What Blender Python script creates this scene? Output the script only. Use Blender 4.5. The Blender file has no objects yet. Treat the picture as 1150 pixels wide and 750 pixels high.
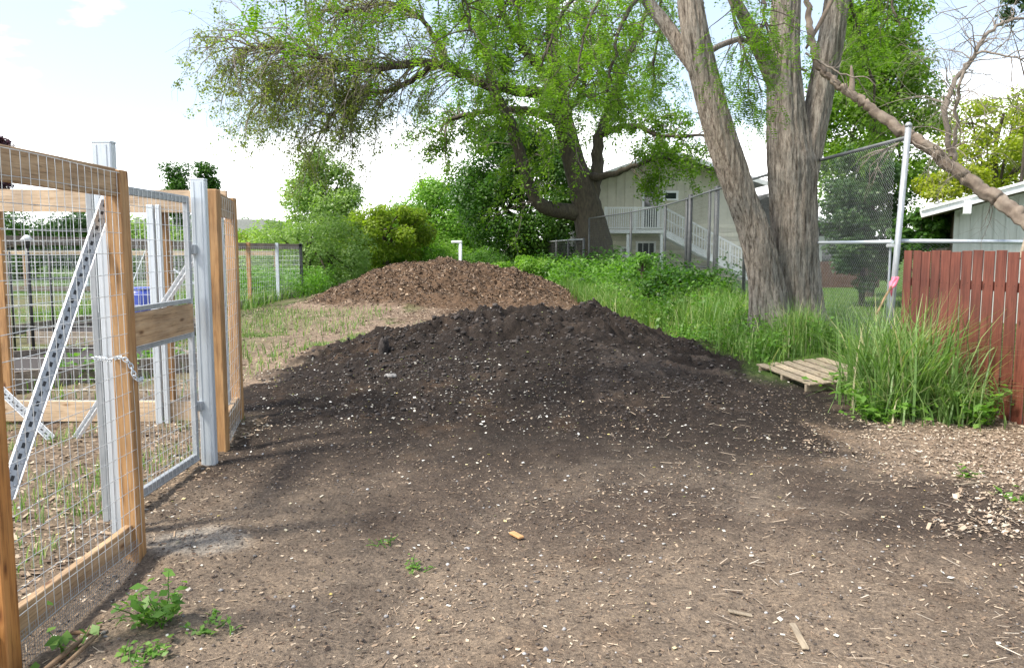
import bpy, math, random
import numpy as np
from mathutils import Vector, Matrix

rad = math.radians
random.seed(7)
RNG = np.random.default_rng(7)
S = bpy.context.scene
COL = S.collection

# ------------------------------------------------------------------ camera
PITCH = rad(6.0)
EYE = 1.6
FPX = 900.0
cam = bpy.data.cameras.new('camera')
cam.sensor_width = 36.0
cam.lens = 36.0 * FPX / 1150.0
cam.clip_start = 0.05
cam.clip_end = 3000
camo = bpy.data.objects.new('camera', cam)
COL.objects.link(camo)
camo.location = (0, 0, EYE)
camo.rotation_euler = (rad(90) - PITCH, 0, 0)
S.camera = camo

# ------------------------------------------------------------------ world + sun
SUN_DIR = Vector((-0.62, -0.30, 0.95)).normalized()     # towards the sun
elev = math.asin(SUN_DIR.z)
azim = math.atan2(SUN_DIR.x, SUN_DIR.y)
W = bpy.data.worlds.new('World')
S.world = W
W.use_nodes = True
nt = W.node_tree
nt.nodes.clear()
N = nt.nodes.new
out = N('ShaderNodeOutputWorld'); bg = N('ShaderNodeBackground')
sky = N('ShaderNodeTexSky'); sky.sky_type = 'NISHITA'; sky.sun_disc = False
sky.sun_elevation = elev; sky.sun_rotation = azim
sky.air_density = 1.0; sky.dust_density = 1.6; sky.ozone_density = 1.0
tc = N('ShaderNodeTexCoord'); mp = N('ShaderNodeMapping')
mp.inputs['Scale'].default_value = (1.0, 1.0, 2.6)
mp.inputs['Location'].default_value = (1.4, 7.7, 0.2)
nz = N('ShaderNodeTexNoise'); nz.inputs['Scale'].default_value = 2.3
nz.inputs['Detail'].default_value = 7; nz.inputs['Roughness'].default_value = 0.55
cr = N('ShaderNodeValToRGB')
cr.color_ramp.elements[0].position = 0.385; cr.color_ramp.elements[1].position = 0.53
cr.color_ramp.elements[0].color = (0.13, 0.13, 0.13, 1)
sep = N('ShaderNodeSeparateXYZ')
hz = N('ShaderNodeMapRange'); hz.inputs[1].default_value = 0.06; hz.inputs[2].default_value = 0.25
hz.inputs[3].default_value = 0.22; hz.inputs[4].default_value = -0.17
sx = N('ShaderNodeMapRange'); sx.inputs[1].default_value = -0.6; sx.inputs[2].default_value = 0.65
sx.inputs[3].default_value = -0.02; sx.inputs[4].default_value = -0.10
a1 = N('ShaderNodeMath'); a1.operation = 'ADD'; a2 = N('ShaderNodeMath'); a2.operation = 'ADD'
mix = N('ShaderNodeMix'); mix.data_type = 'RGBA'
mix.inputs['B'].default_value = (12.5, 12.6, 12.7, 1)
L = nt.links.new
L(tc.outputs['Generated'], mp.inputs['Vector']); L(mp.outputs['Vector'], nz.inputs['Vector'])
L(tc.outputs['Generated'], sep.inputs[0]); L(sep.outputs['Z'], hz.inputs[0]); L(sep.outputs['X'], sx.inputs[0])
L(nz.outputs['Fac'], a1.inputs[0]); L(hz.outputs[0], a1.inputs[1])
L(a1.outputs[0], a2.inputs[0]); L(sx.outputs[0], a2.inputs[1])
L(a2.outputs[0], cr.inputs['Fac']); L(cr.outputs['Color'], mix.inputs['Factor'])
L(sky.outputs['Color'], mix.inputs['A']); L(mix.outputs['Result'], bg.inputs['Color'])
bg.inputs['Strength'].default_value = 0.10
L(bg.outputs[0], out.inputs['Surface'])

sl = bpy.data.lights.new('sun', 'SUN')
sl.energy = 2.6
sl.angle = rad(9.0)
sl.color = (1.0, 0.95, 0.87)
so = bpy.data.objects.new('sun', sl)
COL.objects.link(so)
so.location = SUN_DIR * 50
so.rotation_euler = SUN_DIR.to_track_quat('Z', 'Y').to_euler()

vs = S.view_settings
S.display_settings.display_device = 'sRGB'
vs.view_transform = 'Standard'
try: vs.look = 'None'
except Exception: pass
vs.exposure = 1.3
vs.gamma = 1.0
vs.use_curve_mapping = False
S.cycles.max_bounces = 6
S.cycles.transparent_max_bounces = 8
S.cycles.use_adaptive_sampling = True

# ------------------------------------------------------------------ helpers
def P(px, py, Y):
    """pixel of the 1150x750 photograph at forward distance Y -> world point"""
    u = (px - 575) / FPX; v = (375 - py) / FPX
    dy = math.cos(PITCH) + v * math.sin(PITCH)
    dz = -math.sin(PITCH) + v * math.cos(PITCH)
    t = Y / dy
    return np.array((u * t, Y, EYE + dz * t))

def srgb(r, g, b):
    f = lambda c: (c / 255 / 12.92) if c <= 10 else ((c / 255 + 0.055) / 1.055) ** 2.4
    return (f(r), f(g), f(b), 1)

_lat = {}
def vnoise(x, y, seed=0):
    if seed not in _lat:
        _lat[seed] = np.random.default_rng(1000 + seed).random((256, 256))
    T = _lat[seed]
    xi = np.floor(x).astype(int); yi = np.floor(y).astype(int)
    xf = x - xi; yf = y - yi
    xf = xf * xf * (3 - 2 * xf); yf = yf * yf * (3 - 2 * yf)
    a = T[xi & 255, yi & 255]; b = T[(xi + 1) & 255, yi & 255]
    c = T[xi & 255, (yi + 1) & 255]; d = T[(xi + 1) & 255, (yi + 1) & 255]
    return (a * (1 - xf) + b * xf) * (1 - yf) + (c * (1 - xf) + d * xf) * yf - 0.5

def fbm(x, y, oct=4, seed=0, gain=0.5):
    s = 0; a = 1.0
    for i in range(oct):
        s = s + a * vnoise(x * 2 ** i + 13.7 * i, y * 2 ** i + 7.1 * i, seed + i)
        a *= gain
    return s

def sstep(a, b, x):
    t = np.clip((x - a) / (b - a), 0, 1)
    return t * t * (3 - 2 * t)

WL = {}                                   # world location of every object
def link(name, data, parent, wloc):
    o = bpy.data.objects.new(name, data)
    COL.objects.link(o)
    if parent is not None:
        o.parent = parent
        o.location = Vector(wloc) - WL[parent]
    else:
        o.location = wloc
    WL[o] = Vector(wloc)
    return o

def tag(o, label=None, cat=None, group=None, kind=None):
    if label: o['label'] = label
    if cat: o['category'] = cat
    if group: o['group'] = group
    if kind: o['kind'] = kind
    return o

def thing(name, loc, label, cat, group=None):
    return tag(link(name, None, None, loc), label, cat, group)

def mesh_np(name, V, F, mat, parent=None, rnd=None, loc=None, smooth=False, col=None):
    """numpy mesh: V (n,3), F (m,k); world coordinates"""
    V = np.asarray(V, dtype=np.float64); F = np.asarray(F, dtype=np.int32)
    if loc is None:
        if parent is not None: loc = tuple(WL[parent])
        else:
            lo = V.min(0); hi = V.max(0); loc = ((lo[0] + hi[0]) / 2, (lo[1] + hi[1]) / 2, lo[2])
    me = bpy.data.meshes.new(name)
    n, (m, k) = len(V), F.shape
    me.vertices.add(n); me.loops.add(m * k); me.polygons.add(m)
    me.vertices.foreach_set('co', (V - np.array(loc)).astype(np.float32).ravel())
    me.loops.foreach_set('vertex_index', F.ravel())
    me.polygons.foreach_set('loop_start', np.arange(0, m * k, k, dtype=np.int32))
    if smooth: me.polygons.foreach_set('use_smooth', np.ones(m, dtype=bool))
    me.update(calc_edges=True)
    if rnd is not None:
        at = me.attributes.new('rnd', 'FLOAT', 'FACE')
        at.data.foreach_set('value', np.asarray(rnd, dtype=np.float32))
    if col is not None:
        at = me.attributes.new('Col', 'FLOAT_COLOR', 'POINT')
        c4 = np.ones((n, 4), dtype=np.float32); c4[:, :3] = col
        at.data.foreach_set('color', c4.ravel())
    me.materials.append(mat)
    return link(name, me, parent, loc)

class MB:
    """collects boxes, beams and tubes; build() links them as one mesh object"""
    def __init__(s): s.v = []; s.f = []; s.r = []; s.n = 0; s.sm = []
    def add(s, V, F, r=None, smooth=False):
        if r is None: r = random.random()
        s.v.extend([tuple(map(float, p)) for p in V])
        for f in F:
            s.f.append(tuple(int(i) + s.n for i in f)); s.r.append(r); s.sm.append(smooth)
        s.n += len(V)
        return s
    def box(s, c, size, R=None, bev=0.003, r=None):
        hx, hy, hz = [q / 2 for q in size]
        b = min(bev, hx * .5, hy * .5, hz * .5)
        V = []; idx = {}
        for sx in (-1, 1):
            for sy in (-1, 1):
                for sz in (-1, 1):
                    for ax in range(3):
                        p = [sx * (hx - b), sy * (hy - b), sz * (hz - b)]
                        p[ax] = (sx * hx, sy * hy, sz * hz)[ax]
                        idx[(sx, sy, sz, ax)] = len(V); V.append(p)
        F = []
        q = [(-1, -1), (1, -1), (1, 1), (-1, 1)]
        for ax in range(3):
            for sg in (-1, 1):
                f = []
                for (a, bb) in q:
                    t = [0, 0, 0]; t[ax] = sg; t[(ax + 1) % 3] = a; t[(ax + 2) % 3] = bb
                    f.append(idx[(t[0], t[1], t[2], ax)])
                if sg < 0: f.reverse()
                F.append(f)
        for ax in range(3):
            o1, o2 = (ax + 1) % 3, (ax + 2) % 3
            for a in (-1, 1):
                for bb in (-1, 1):
                    t0 = [0, 0, 0]; t0[o1] = a; t0[o2] = bb; t1 = list(t0); t0[ax] = -1; t1[ax] = 1
                    f = [idx[(*t0, o1)], idx[(*t1, o1)], idx[(*t1, o2)], idx[(*t0, o2)]]
                    if a * bb > 0: f.reverse()
                    F.append(f)
        for sx in (-1, 1):
            for sy in (-1, 1):
                for sz in (-1, 1):
                    f = [idx[(sx, sy, sz, 0)], idx[(sx, sy, sz, 1)], idx[(sx, sy, sz, 2)]]
                    if sx * sy * sz < 0: f.reverse()
                    F.append(f)
        V = np.array(V)
        if R is not None: V = V @ np.array(R).T
        return s.add(V + np.array(c), F, r)
    def beam(s, p0, p1, w, h, up=(0, 0, 1), bev=0.003, r=None):
        """box from p0 to p1; h measured along 'up', w across"""
        p0 = Vector(p0); p1 = Vector(p1); d = (p1 - p0); Ln = d.length; d.normalize()
        u = Vector(up); sd = d.cross(u).normalized(); u = sd.cross(d).normalized()
        R = Matrix((d, sd, u)).transposed()
        return s.box((p0 + p1) / 2, (Ln, w, h), R, bev, r)
    def tube(s, pts, rr, k=6, r=None, caps=True, smooth=True):
        V, F = tube_np(np.asarray(pts, float), rr, k)
        n = len(V)
        s.add(V, F, r, smooth)
        if caps:
            b = s.n - n
            rv = s.r[-1]
            s.f.append(tuple(b + i for i in range(k))[::-1]); s.r.append(rv); s.sm.append(False)
            s.f.append(tuple(s.n - k + i for i in range(k))); s.r.append(rv); s.sm.append(False)
        return s
    def build(s, name, mat, parent=None, loc=None):
        V = np.array(s.v)
        if loc is None:
            if parent is not None: loc = tuple(WL[parent])
            else:
                lo = V.min(0); hi = V.max(0); loc = ((lo[0] + hi[0]) / 2, (lo[1] + hi[1]) / 2, lo[2])
        me = bpy.data.meshes.new(name)
        me.from_pydata((V - np.array(loc)).tolist(), [], s.f)
        at = me.attributes.new('rnd', 'FLOAT', 'FACE')
        at.data.foreach_set('value', np.array(s.r, dtype=np.float32))
        me.polygons.foreach_set('use_smooth', np.array(s.sm, dtype=bool))
        me.materials.append(mat)
        me.update()
        return link(name, me, parent, loc)

def tube_np(pts, rr, k=6, wob=0.0, lob=None):
    n = len(pts)
    rr = np.broadcast_to(np.asarray(rr, float), (n,))
    T = np.gradient(pts, axis=0); T /= np.linalg.norm(T, axis=1)[:, None] + 1e-9
    ref = np.array((0.0, 0.0, 1.0)) if abs(T[0][2]) < 0.9 else np.array((1.0, 0, 0))
    a = np.cross(T[0], ref); a /= np.linalg.norm(a)
    A = [a]
    for i in range(1, n):
        a = A[-1] - T[i] * np.dot(A[-1], T[i]); a /= np.linalg.norm(a) + 1e-9; A.append(a)
    A = np.array(A); B = np.cross(T, A)
    th = np.linspace(0, 2 * math.pi, k, endpoint=False)
    R = rr[:, None] * np.ones((n, k))
    if lob is not None: R = R * lob(np.arange(n)[:, None] / max(1, n - 1), th[None, :])
    if wob: R = R * (1 + wob * RNG.normal(size=(n, k)))
    V = pts[:, None, :] + R[..., None] * (np.cos(th)[None, :, None] * A[:, None, :] + np.sin(th)[None, :, None] * B[:, None, :])
    i = np.arange(n - 1)[:, None] * k; j = np.arange(k)[None, :]; j2 = (j + 1) % k
    F = np.stack([i + j, i + j2, i + k + j2, i + k + j], -1).reshape(-1, 4)
    return V.reshape(-1, 3), F

class Acc:
    """numpy accumulator of same-sized faces"""
    def __init__(s): s.V = []; s.F = []; s.R = []; s.n = 0
    def add(s, V, F, R):
        if len(V) == 0: return
        s.V.append(V); s.F.append(F + s.n); s.R.append(np.broadcast_to(R, (len(F),))); s.n += len(V)
    def build(s, name, mat, parent=None, smooth=False):
        return mesh_np(name, np.concatenate(s.V), np.concatenate(s.F), mat, parent, np.concatenate(s.R), smooth=smooth)

def unit(n):
    v = RNG.normal(size=(n, 3)); return v / np.linalg.norm(v, axis=1)[:, None]

def leaves(C, size, up=0.5, width=0.5, droop=0.0, out=None, outw=0.6):
    """diamond leaves at points C -> V, F (quads)"""
    n = len(C)
    nrm = unit(n); nrm[:, 2] = np.abs(nrm[:, 2]) + up
    if out is not None: nrm = nrm + out * outw
    nrm /= np.linalg.norm(nrm, axis=1)[:, None]
    ax = np.cross(nrm, unit(n)); ax /= np.linalg.norm(ax, axis=1)[:, None] + 1e-9
    ax[:, 2] -= droop; ax /= np.linalg.norm(ax, axis=1)[:, None]
    sd = np.cross(nrm, ax); sd /= np.linalg.norm(sd, axis=1)[:, None] + 1e-9
    sz = (np.asarray(size) * RNG.uniform(0.6, 1.35, n))[:, None]
    V = np.stack([C - ax * sz * .5, C + sd * sz * width * .5 + nrm * sz * .08, C + ax * sz * .5, C - sd * sz * width * .5 + nrm * sz * .08], 1)
    return V.reshape(-1, 3), np.arange(4 * n, dtype=np.int32).reshape(-1, 4)

# ------------------------------------------------------------------ materials
MATS = {}
def new_mat(name):
    m = bpy.data.materials.new(name); m.use_nodes = True
    nt = m.node_tree; nt.nodes.clear()
    o = nt.nodes.new('ShaderNodeOutputMaterial'); b = nt.nodes.new('ShaderNodeBsdfPrincipled')
    nt.links.new(b.outputs[0], o.inputs['Surface'])
    MATS[name] = m
    return m, nt, b, o

def ramp(nt, fac, cols):
    r = nt.nodes.new('ShaderNodeValToRGB'); e = r.color_ramp.elements
    while len(e) < len(cols): e.new(0.5)
    for i, c in enumerate(cols):
        if len(c) == 2: e[i].position = c[0]; cc = c[1]
        else: e[i].position = i / (len(cols) - 1); cc = c
        e[i].color = (*cc[:3], 1)
    nt.links.new(fac, r.inputs['Fac'])
    return r.outputs['Color']

def noise(nt, scale=5, detail=5, rough=0.6, stretch=(1, 1, 1), coord='Object'):
    t = nt.nodes.new('ShaderNodeTexCoord'); mp = nt.nodes.new('ShaderNodeMapping')
    mp.inputs['Scale'].default_value = stretch
    nz = nt.nodes.new('ShaderNodeTexNoise'); nz.inputs['Scale'].default_value = scale
    nz.inputs['Detail'].default_value = detail; nz.inputs['Roughness'].default_value = rough
    nt.links.new(t.outputs[coord], mp.inputs['Vector']); nt.links.new(mp.outputs['Vector'], nz.inputs['Vector'])
    return nz.outputs['Fac']

def mathn(nt, op, a, b):
    m = nt.nodes.new('ShaderNodeMath'); m.operation = op
    for i, q in enumerate((a, b)):
        if isinstance(q, (int, float)): m.inputs[i].default_value = q
        else: nt.links.new(q, m.inputs[i])
    return m.outputs[0]

def attr(nt, name, out='Fac'):
    a = nt.nodes.new('ShaderNodeAttribute'); a.attribute_name = name
    return a.outputs[out]

def mixc(nt, fac, a, b, mode='MIX'):
    m = nt.nodes.new('ShaderNodeMix'); m.data_type = 'RGBA'; m.blend_type = mode
    for k, q in (('Factor', fac), ('A', a), ('B', b)):
        if isinstance(q, (int, float)): m.inputs[0].default_value = q
        elif isinstance(q, tuple): m.inputs[k].default_value = (*q[:3], 1)
        else: nt.links.new(q, m.inputs[0] if k == 'Factor' else m.inputs[k])
    return m.outputs['Result']

def bumpn(nt, b, h, strength=0.4, dist=0.01):
    bp = nt.nodes.new('ShaderNodeBump'); bp.inputs['Strength'].default_value = strength; bp.inputs['Distance'].default_value = dist
    nt.links.new(h, bp.inputs['Height']); nt.links.new(bp.outputs[0], b.inputs['Normal'])

def solid(name, cols, scale=6, rough=0.6, bump=0.3, dist=0.004, stretch=(1, 1, 1), metallic=0.0, var=0.25, detail=6, wood=False):
    """noise-coloured surface; 'rnd' face attribute shifts the tone of each piece"""
    m, nt, b, o = new_mat(name)
    f = noise(nt, scale, detail, 0.6, stretch)
    c = ramp(nt, f, [(0.28, cols[0]), (0.72, cols[-1])] if len(cols) == 2 else [(0.25 + 0.5 * i / (len(cols) - 1), q) for i, q in enumerate(cols)])
    if var:
        k = mathn(nt, 'MULTIPLY_ADD', attr(nt, 'rnd'), var); k.node.inputs[2].default_value = 1 - var / 2
        g = nt.nodes.new('ShaderNodeCombineColor')
        for i in range(3): nt.links.new(k, g.inputs[i])
        c = mixc(nt, 1.0, c, g.outputs[0], 'MULTIPLY')
    if wood:   # fine dark grain lines, knots and weather stains
        ln_ = min(stretch)
        fine = noise(nt, 5, 4, .7, tuple(26 if q > 2 * ln_ else 1.1 for q in stretch))
        c = mixc(nt, 1.0, c, ramp(nt, fine, [(.34, (.52, .48, .44)), (.46, (.96, .95, .94)), (.7, (1.12, 1.10, 1.08))]), 'MULTIPLY')
        t = nt.nodes.new('ShaderNodeTexCoord'); mp = nt.nodes.new('ShaderNodeMapping'); mp.inputs['Scale'].default_value = tuple(9 if q > 2 * ln_ else 3.2 for q in stretch)
        vo = nt.nodes.new('ShaderNodeTexVoronoi'); vo.inputs['Scale'].default_value = 1.0
        nt.links.new(t.outputs['Object'], mp.inputs['Vector']); nt.links.new(mp.outputs['Vector'], vo.inputs['Vector'])
        c = mixc(nt, 1.0, c, ramp(nt, vo.outputs['Distance'], [(.05, (.34, .24, .17)), (.10, (.72, .64, .56)), (.17, (1, 1, 1))]), 'MULTIPLY')
        st = noise(nt, 2.2, 4, .6)
        c = mixc(nt, 1.0, c, ramp(nt, st, [(.35, (.72, .72, .74)), (.62, (1.08, 1.06, 1.03))]), 'MULTIPLY')
    nt.links.new(c, b.inputs['Base Color'])
    b.inputs['Roughness'].default_value = rough; b.inputs['Metallic'].default_value = metallic
    if bump: bumpn(nt, b, f, bump, dist)
    return m

def leafmat(name, cols, trans=0.45, rough=0.45, tcol=None, tmul=(1.25, 1.5, 0.5)):
    m, nt, b, o = new_mat(name)
    c = ramp(nt, attr(nt, 'rnd'), cols)
    nt.links.new(c, b.inputs['Base Color']); b.inputs['Roughness'].default_value = rough
    b.inputs['Specular IOR Level'].default_value = 0.35
    tr = nt.nodes.new('ShaderNodeBsdfTranslucent')
    c2 = mixc(nt, 1.0, c, (*tmul, 1), 'MULTIPLY')
    nt.links.new(c2, tr.inputs['Color'])
    ms = nt.nodes.new('ShaderNodeMixShader'); ms.inputs[0].default_value = trans
    nt.links.new(b.outputs[0], ms.inputs[1]); nt.links.new(tr.outputs[0], ms.inputs[2])
    nt.links.new(ms.outputs[0], o.inputs['Surface'])
    return m

def soilmat(name, sc=1.0):
    m, nt, b, o = new_mat(name)
    base = attr(nt, 'Col', 'Color')
    n1 = noise(nt, 55 * sc, 6, 0.7); n2 = noise(nt, 9, 5, 0.65); n3 = noise(nt, 260 * sc, 3, 0.6)
    k1 = ramp(nt, n1, [(0.25, (0.35, 0.34, 0.33)), (0.5, (0.95, 0.95, 0.95)), (0.75, (1.75, 1.7, 1.6))])
    k2 = ramp(nt, n2, [(0.3, (0.72, 0.72, 0.73)), (0.7, (1.3, 1.27, 1.22))])
    k3 = ramp(nt, n3, [(0.3, (0.6, 0.6, 0.6)), (0.7, (1.45, 1.42, 1.38))])
    c = mixc(nt, 1.0, base, k1, 'MULTIPLY'); c = mixc(nt, 1.0, c, k2, 'MULTIPLY'); c = mixc(nt, 1.0, c, k3, 'MULTIPLY')
    nt.links.new(c, b.inputs['Base Color'])
    b.inputs['Roughness'].default_value = 0.95; b.inputs['Specular IOR Level'].default_value = 0.15
    h = mathn(nt, 'ADD', n1, mathn(nt, 'MULTIPLY', n3, 0.4))
    bumpn(nt, b, h, 0.9, 0.02)
    return m

m_soil = soilmat('soil')
m_cedar_v = solid('cedar_vertical', [(.22, .105, .035), (.40, .225, .09), (.50, .31, .145)], 3, .6, .25, .002, (14, 14, 0.9), var=.3, wood=True)
m_cedar_y = solid('cedar_lengthwise', [(.26, .15, .07), (.43, .29, .16), (.54, .39, .24)], 3, .65, .25, .002, (14, 0.9, 14), var=.25, wood=True)
m_cedar_x = solid('cedar_crosswise', [(.38, .26, .15), (.54, .41, .27), (.62, .49, .34)], 3, .65, .25, .002, (0.9, 14, 14), var=.2, wood=True)
m_grey_wood = solid('weathered_timber', [(.13, .11, .09), (.24, .20, .16), (.34, .29, .23)], 3, .75, .35, .003, (1.2, 9, 9), var=.35, wood=True)
m_stain = solid('stained_cedar_post', [(.22, .085, .018), (.40, .18, .05), (.47, .24, .08)], 3, .5, .25, .002, (13, 13, 0.8), var=.2, wood=True)
m_galv = solid('galvanized_steel', [(.47, .52, .55), (.54, .585, .615), (.60, .64, .665)], 9, .42, .1, .001, (6, 6, .7), metallic=.35, var=.15)
m_galv_dull = solid('dull_galvanized_steel', [(.24, .26, .27), (.36, .38, .39), (.46, .47, .47)], 8, .5, .1, .001, (4, 4, .8), metallic=.4, var=.2)
m_sunlit_edge = solid('sunlit_galvanized_edge', [(.72, .74, .75), (.85, .86, .86)], 8, .35, 0, metallic=.2, var=.1)  # paler steel: sun glare on the strut flanges put into the colour
m_wire = solid('bright_wire', [(.50, .53, .54), (.72, .74, .74)], 20, .38, 0, metallic=.45, var=.2)
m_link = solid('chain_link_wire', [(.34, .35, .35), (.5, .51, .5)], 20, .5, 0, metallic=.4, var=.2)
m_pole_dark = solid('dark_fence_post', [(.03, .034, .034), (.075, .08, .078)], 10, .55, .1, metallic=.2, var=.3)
m_railgrey = solid('dull_grey_rail', [(.08, .085, .09), (.14, .15, .155)], 8, .55, .1, metallic=.2, var=.2)
m_red = solid('red_stained_boards', [(.085, .022, .014), (.155, .046, .028), (.215, .075, .05)], 2.5, .6, .25, .002, (12, 12, .8), var=.35, wood=True)
m_pallet = solid('pale_pallet_wood', [(.24, .195, .135), (.40, .335, .24)], 4, .8, .4, .003, (9, 2, 9), var=.45, wood=True)
def barkmat():
    m, nt, b, o = new_mat('furrowed_bark')
    f = noise(nt, 3, 9, .68, (9, 9, .8)); g = noise(nt, 7, 6, .7, (14, 14, 2.2)); h = noise(nt, 1.2, 4, .55)
    c = ramp(nt, f, [(.32, (.06, .05, .042)), (.42, (.19, .165, .14)), (.53, (.36, .325, .285)), (.75, (.52, .48, .43))])
    c = mixc(nt, 1.0, c, ramp(nt, g, [(.32, (.5, .48, .46)), (.5, (.95, .95, .95)), (.68, (1.3, 1.26, 1.2))]), 'MULTIPLY')
    c = mixc(nt, 1.0, c, ramp(nt, h, [(.35, (.74, .77, .76)), (.65, (1.12, 1.06, .98))]), 'MULTIPLY')
    nt.links.new(c, b.inputs['Base Color']); b.inputs['Roughness'].default_value = .95; b.inputs['Specular IOR Level'].default_value = .2
    bumpn(nt, b, mathn(nt, 'ADD', f, mathn(nt, 'MULTIPLY', g, .6)), 1.0, .05)
    return m
m_bark = barkmat()
m_bark_dark = solid('dark_mossy_bark', [(.022, .018, .012), (.065, .052, .035), (.10, .088, .05)], 6, .9, .9, .05, (2.2, 2.2, .6), var=.15, detail=7)
m_twig = solid('grey_twig', [(.14, .115, .09), (.29, .245, .20)], 12, .9, .2, var=.4)
m_deadwood = solid('dead_limb_bark', [(.09, .065, .048), (.20, .155, .115), (.30, .25, .19)], 7, .85, .7, .02, (1, 1, 1), var=.15)
m_white = solid('white_paint', [(.66, .67, .66), (.82, .83, .82)], 4, .5, .05, var=.08)
m_siding = solid('beige_siding', [(.48, .455, .36), (.60, .57, .46)], 3, .75, .1, var=.30)
m_siding2 = solid('pale_vertical_siding', [(.40, .42, .38), (.52, .54, .50)], 3, .7, .15, .003, (8, 8, .6), var=.12)
m_roof = solid('roof_shingles', [(.06, .055, .05), (.14, .13, .12)], 14, .9, .6, .02, var=.2)
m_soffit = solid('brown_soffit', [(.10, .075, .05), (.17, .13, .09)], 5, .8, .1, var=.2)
m_concrete = solid('grey_masonry', [(.30, .30, .28), (.42, .41, .39)], 9, .9, .3, .004, var=.15)
m_glass, _nt, _b, _o = new_mat('window_glass')
_b.inputs['Base Color'].default_value = (.02, .028, .03, 1); _b.inputs['Roughness'].default_value = .06; _b.inputs['Specular IOR Level'].default_value = .8
m_dark = solid('dark_opening', [(.012, .012, .012), (.03, .03, .03)], 5, .6, 0, var=.1)
m_brownfence = solid('brown_fence_boards', [(.085, .045, .03), (.15, .085, .06)], 5, .8, .2, var=.3)
m_blue = solid('blue_plastic', [(.04, .07, .34), (.06, .10, .45)], 3, .35, 0, var=.1)
m_black = solid('black_metal', [(.012, .012, .012), (.03, .03, .03)], 6, .45, 0, var=.2)
m_pink = solid('pink_tape', [(.80, .12, .20), (.85, .25, .32)], 8, .5, 0, var=.2)
m_stick = solid('brown_stick', [(.12, .07, .035), (.30, .20, .115)], 14, .85, .3, .003, var=.4)
m_offcut = solid('orange_wood_offcut', [(.42, .21, .075), (.58, .33, .15)], 6, .7, .2, .002, (1, 6, 6), var=.1)
m_petal = leafmat('fallen_petals', [(0, (.42, .38, .31)), (.4, (.66, .62, .54)), (.75, (.82, .80, .75)), (.90, (.70, .62, .45)), (1, (.78, .62, .16))], .2)
m_chip = solid('wood_chips', [(.5, .5, .5), (.5, .5, .5)], 5, .9, 0, var=0)
def chipmat(name, cols):
    m, nt, b, o = new_mat(name)
    nt.links.new(ramp(nt, attr(nt, 'rnd'), cols), b.inputs['Base Color']); b.inputs['Roughness'].default_value = .9
    return m
m_chip = chipmat('wood_chips', [(0, (.045, .03, .02)), (.4, (.15, .10, .065)), (.75, (.32, .23, .15)), (1, (.52, .42, .30))])
m_chip_dark = chipmat('bark_mulch', [(0, (.035, .023, .015)), (.5, (.115, .077, .05)), (.85, (.22, .155, .105)), (1, (.40, .30, .20))])
m_litter = chipmat('dry_litter', [(0, (.13, .09, .06)), (.5, (.30, .22, .15)), (.85, (.46, .37, .27)), (1, (.62, .55, .44))])
m_clod = chipmat('soil_clod', [(0, (.016, .013, .011)), (.6, (.045, .036, .031)), (1, (.10, .085, .075))])
m_pebble = chipmat('pebble', [(0, (.12, .11, .10)), (.6, (.26, .25, .24)), (1, (.5, .49, .47))])

m_lf_walnut = leafmat('spring_leaf_olive', [(0, (.11, .14, .03)), (.5, (.20, .235, .055)), (1, (.31, .33, .11))], .55)
m_lf_walnut2 = leafmat('spring_leaf_green', [(0, (.07, .14, .014)), (.5, (.135, .235, .025)), (1, (.23, .34, .05))], .6)
m_lf_locust = leafmat('locust_leaflet', [(0, (.06, .125, .012)), (.5, (.125, .225, .02)), (1, (.23, .34, .05))], .55)
m_lf_maple = leafmat('deep_green_leaf', [(0, (.018, .055, .007)), (.5, (.042, .115, .013)), (1, (.10, .20, .025))], .42)
m_lf_bright = leafmat('bright_green_leaf', [(0, (.10, .21, .025)), (.5, (.17, .32, .045)), (1, (.27, .42, .08))], .5)
m_lf_grey = leafmat('pale_green_leaf', [(0, (.15, .235, .065)), (.5, (.24, .35, .11)), (1, (.35, .45, .17))], .5)
m_lf_yellow = leafmat('yellow_green_leaf', [(0, (.16, .20, .01)), (.5, (.28, .32, .02)), (1, (.42, .44, .04))], .5)
m_lf_olive = leafmat('yellowish_olive_leaf', [(0, (.15, .20, .016)), (.5, (.27, .32, .026)), (1, (.42, .44, .045))], .5)
m_lf_golden = leafmat('warm_green_leaf', [(0, (.10, .17, .014)), (.5, (.19, .27, .024)), (1, (.31, .38, .04))], .5)
m_lf_dark = leafmat('conifer_spray', [(0, (.018, .05, .014)), (.5, (.04, .09, .024)), (1, (.085, .15, .04))], .3)
m_lf_purple = leafmat('purple_leaf', [(0, (.03, .01, .02)), (1, (.09, .03, .045))], .3)
m_grass = leafmat('grass_blade', [(0, (.07, .15, .025)), (.5, (.14, .26, .05)), (.85, (.24, .35, .10)), (1, (.50, .48, .28))], .4)
m_tallgrass = leafmat('tall_grass_blade', [(0, (.09, .17, .04)), (.5, (.18, .30, .085)), (.86, (.31, .42, .17)), (.93, (.42, .40, .22)), (1, (.56, .49, .31))], .4)
m_weed = leafmat('weed_leaf', [(0, (.065, .16, .02)), (.5, (.125, .26, .04)), (1, (.22, .37, .08))], .45)

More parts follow.
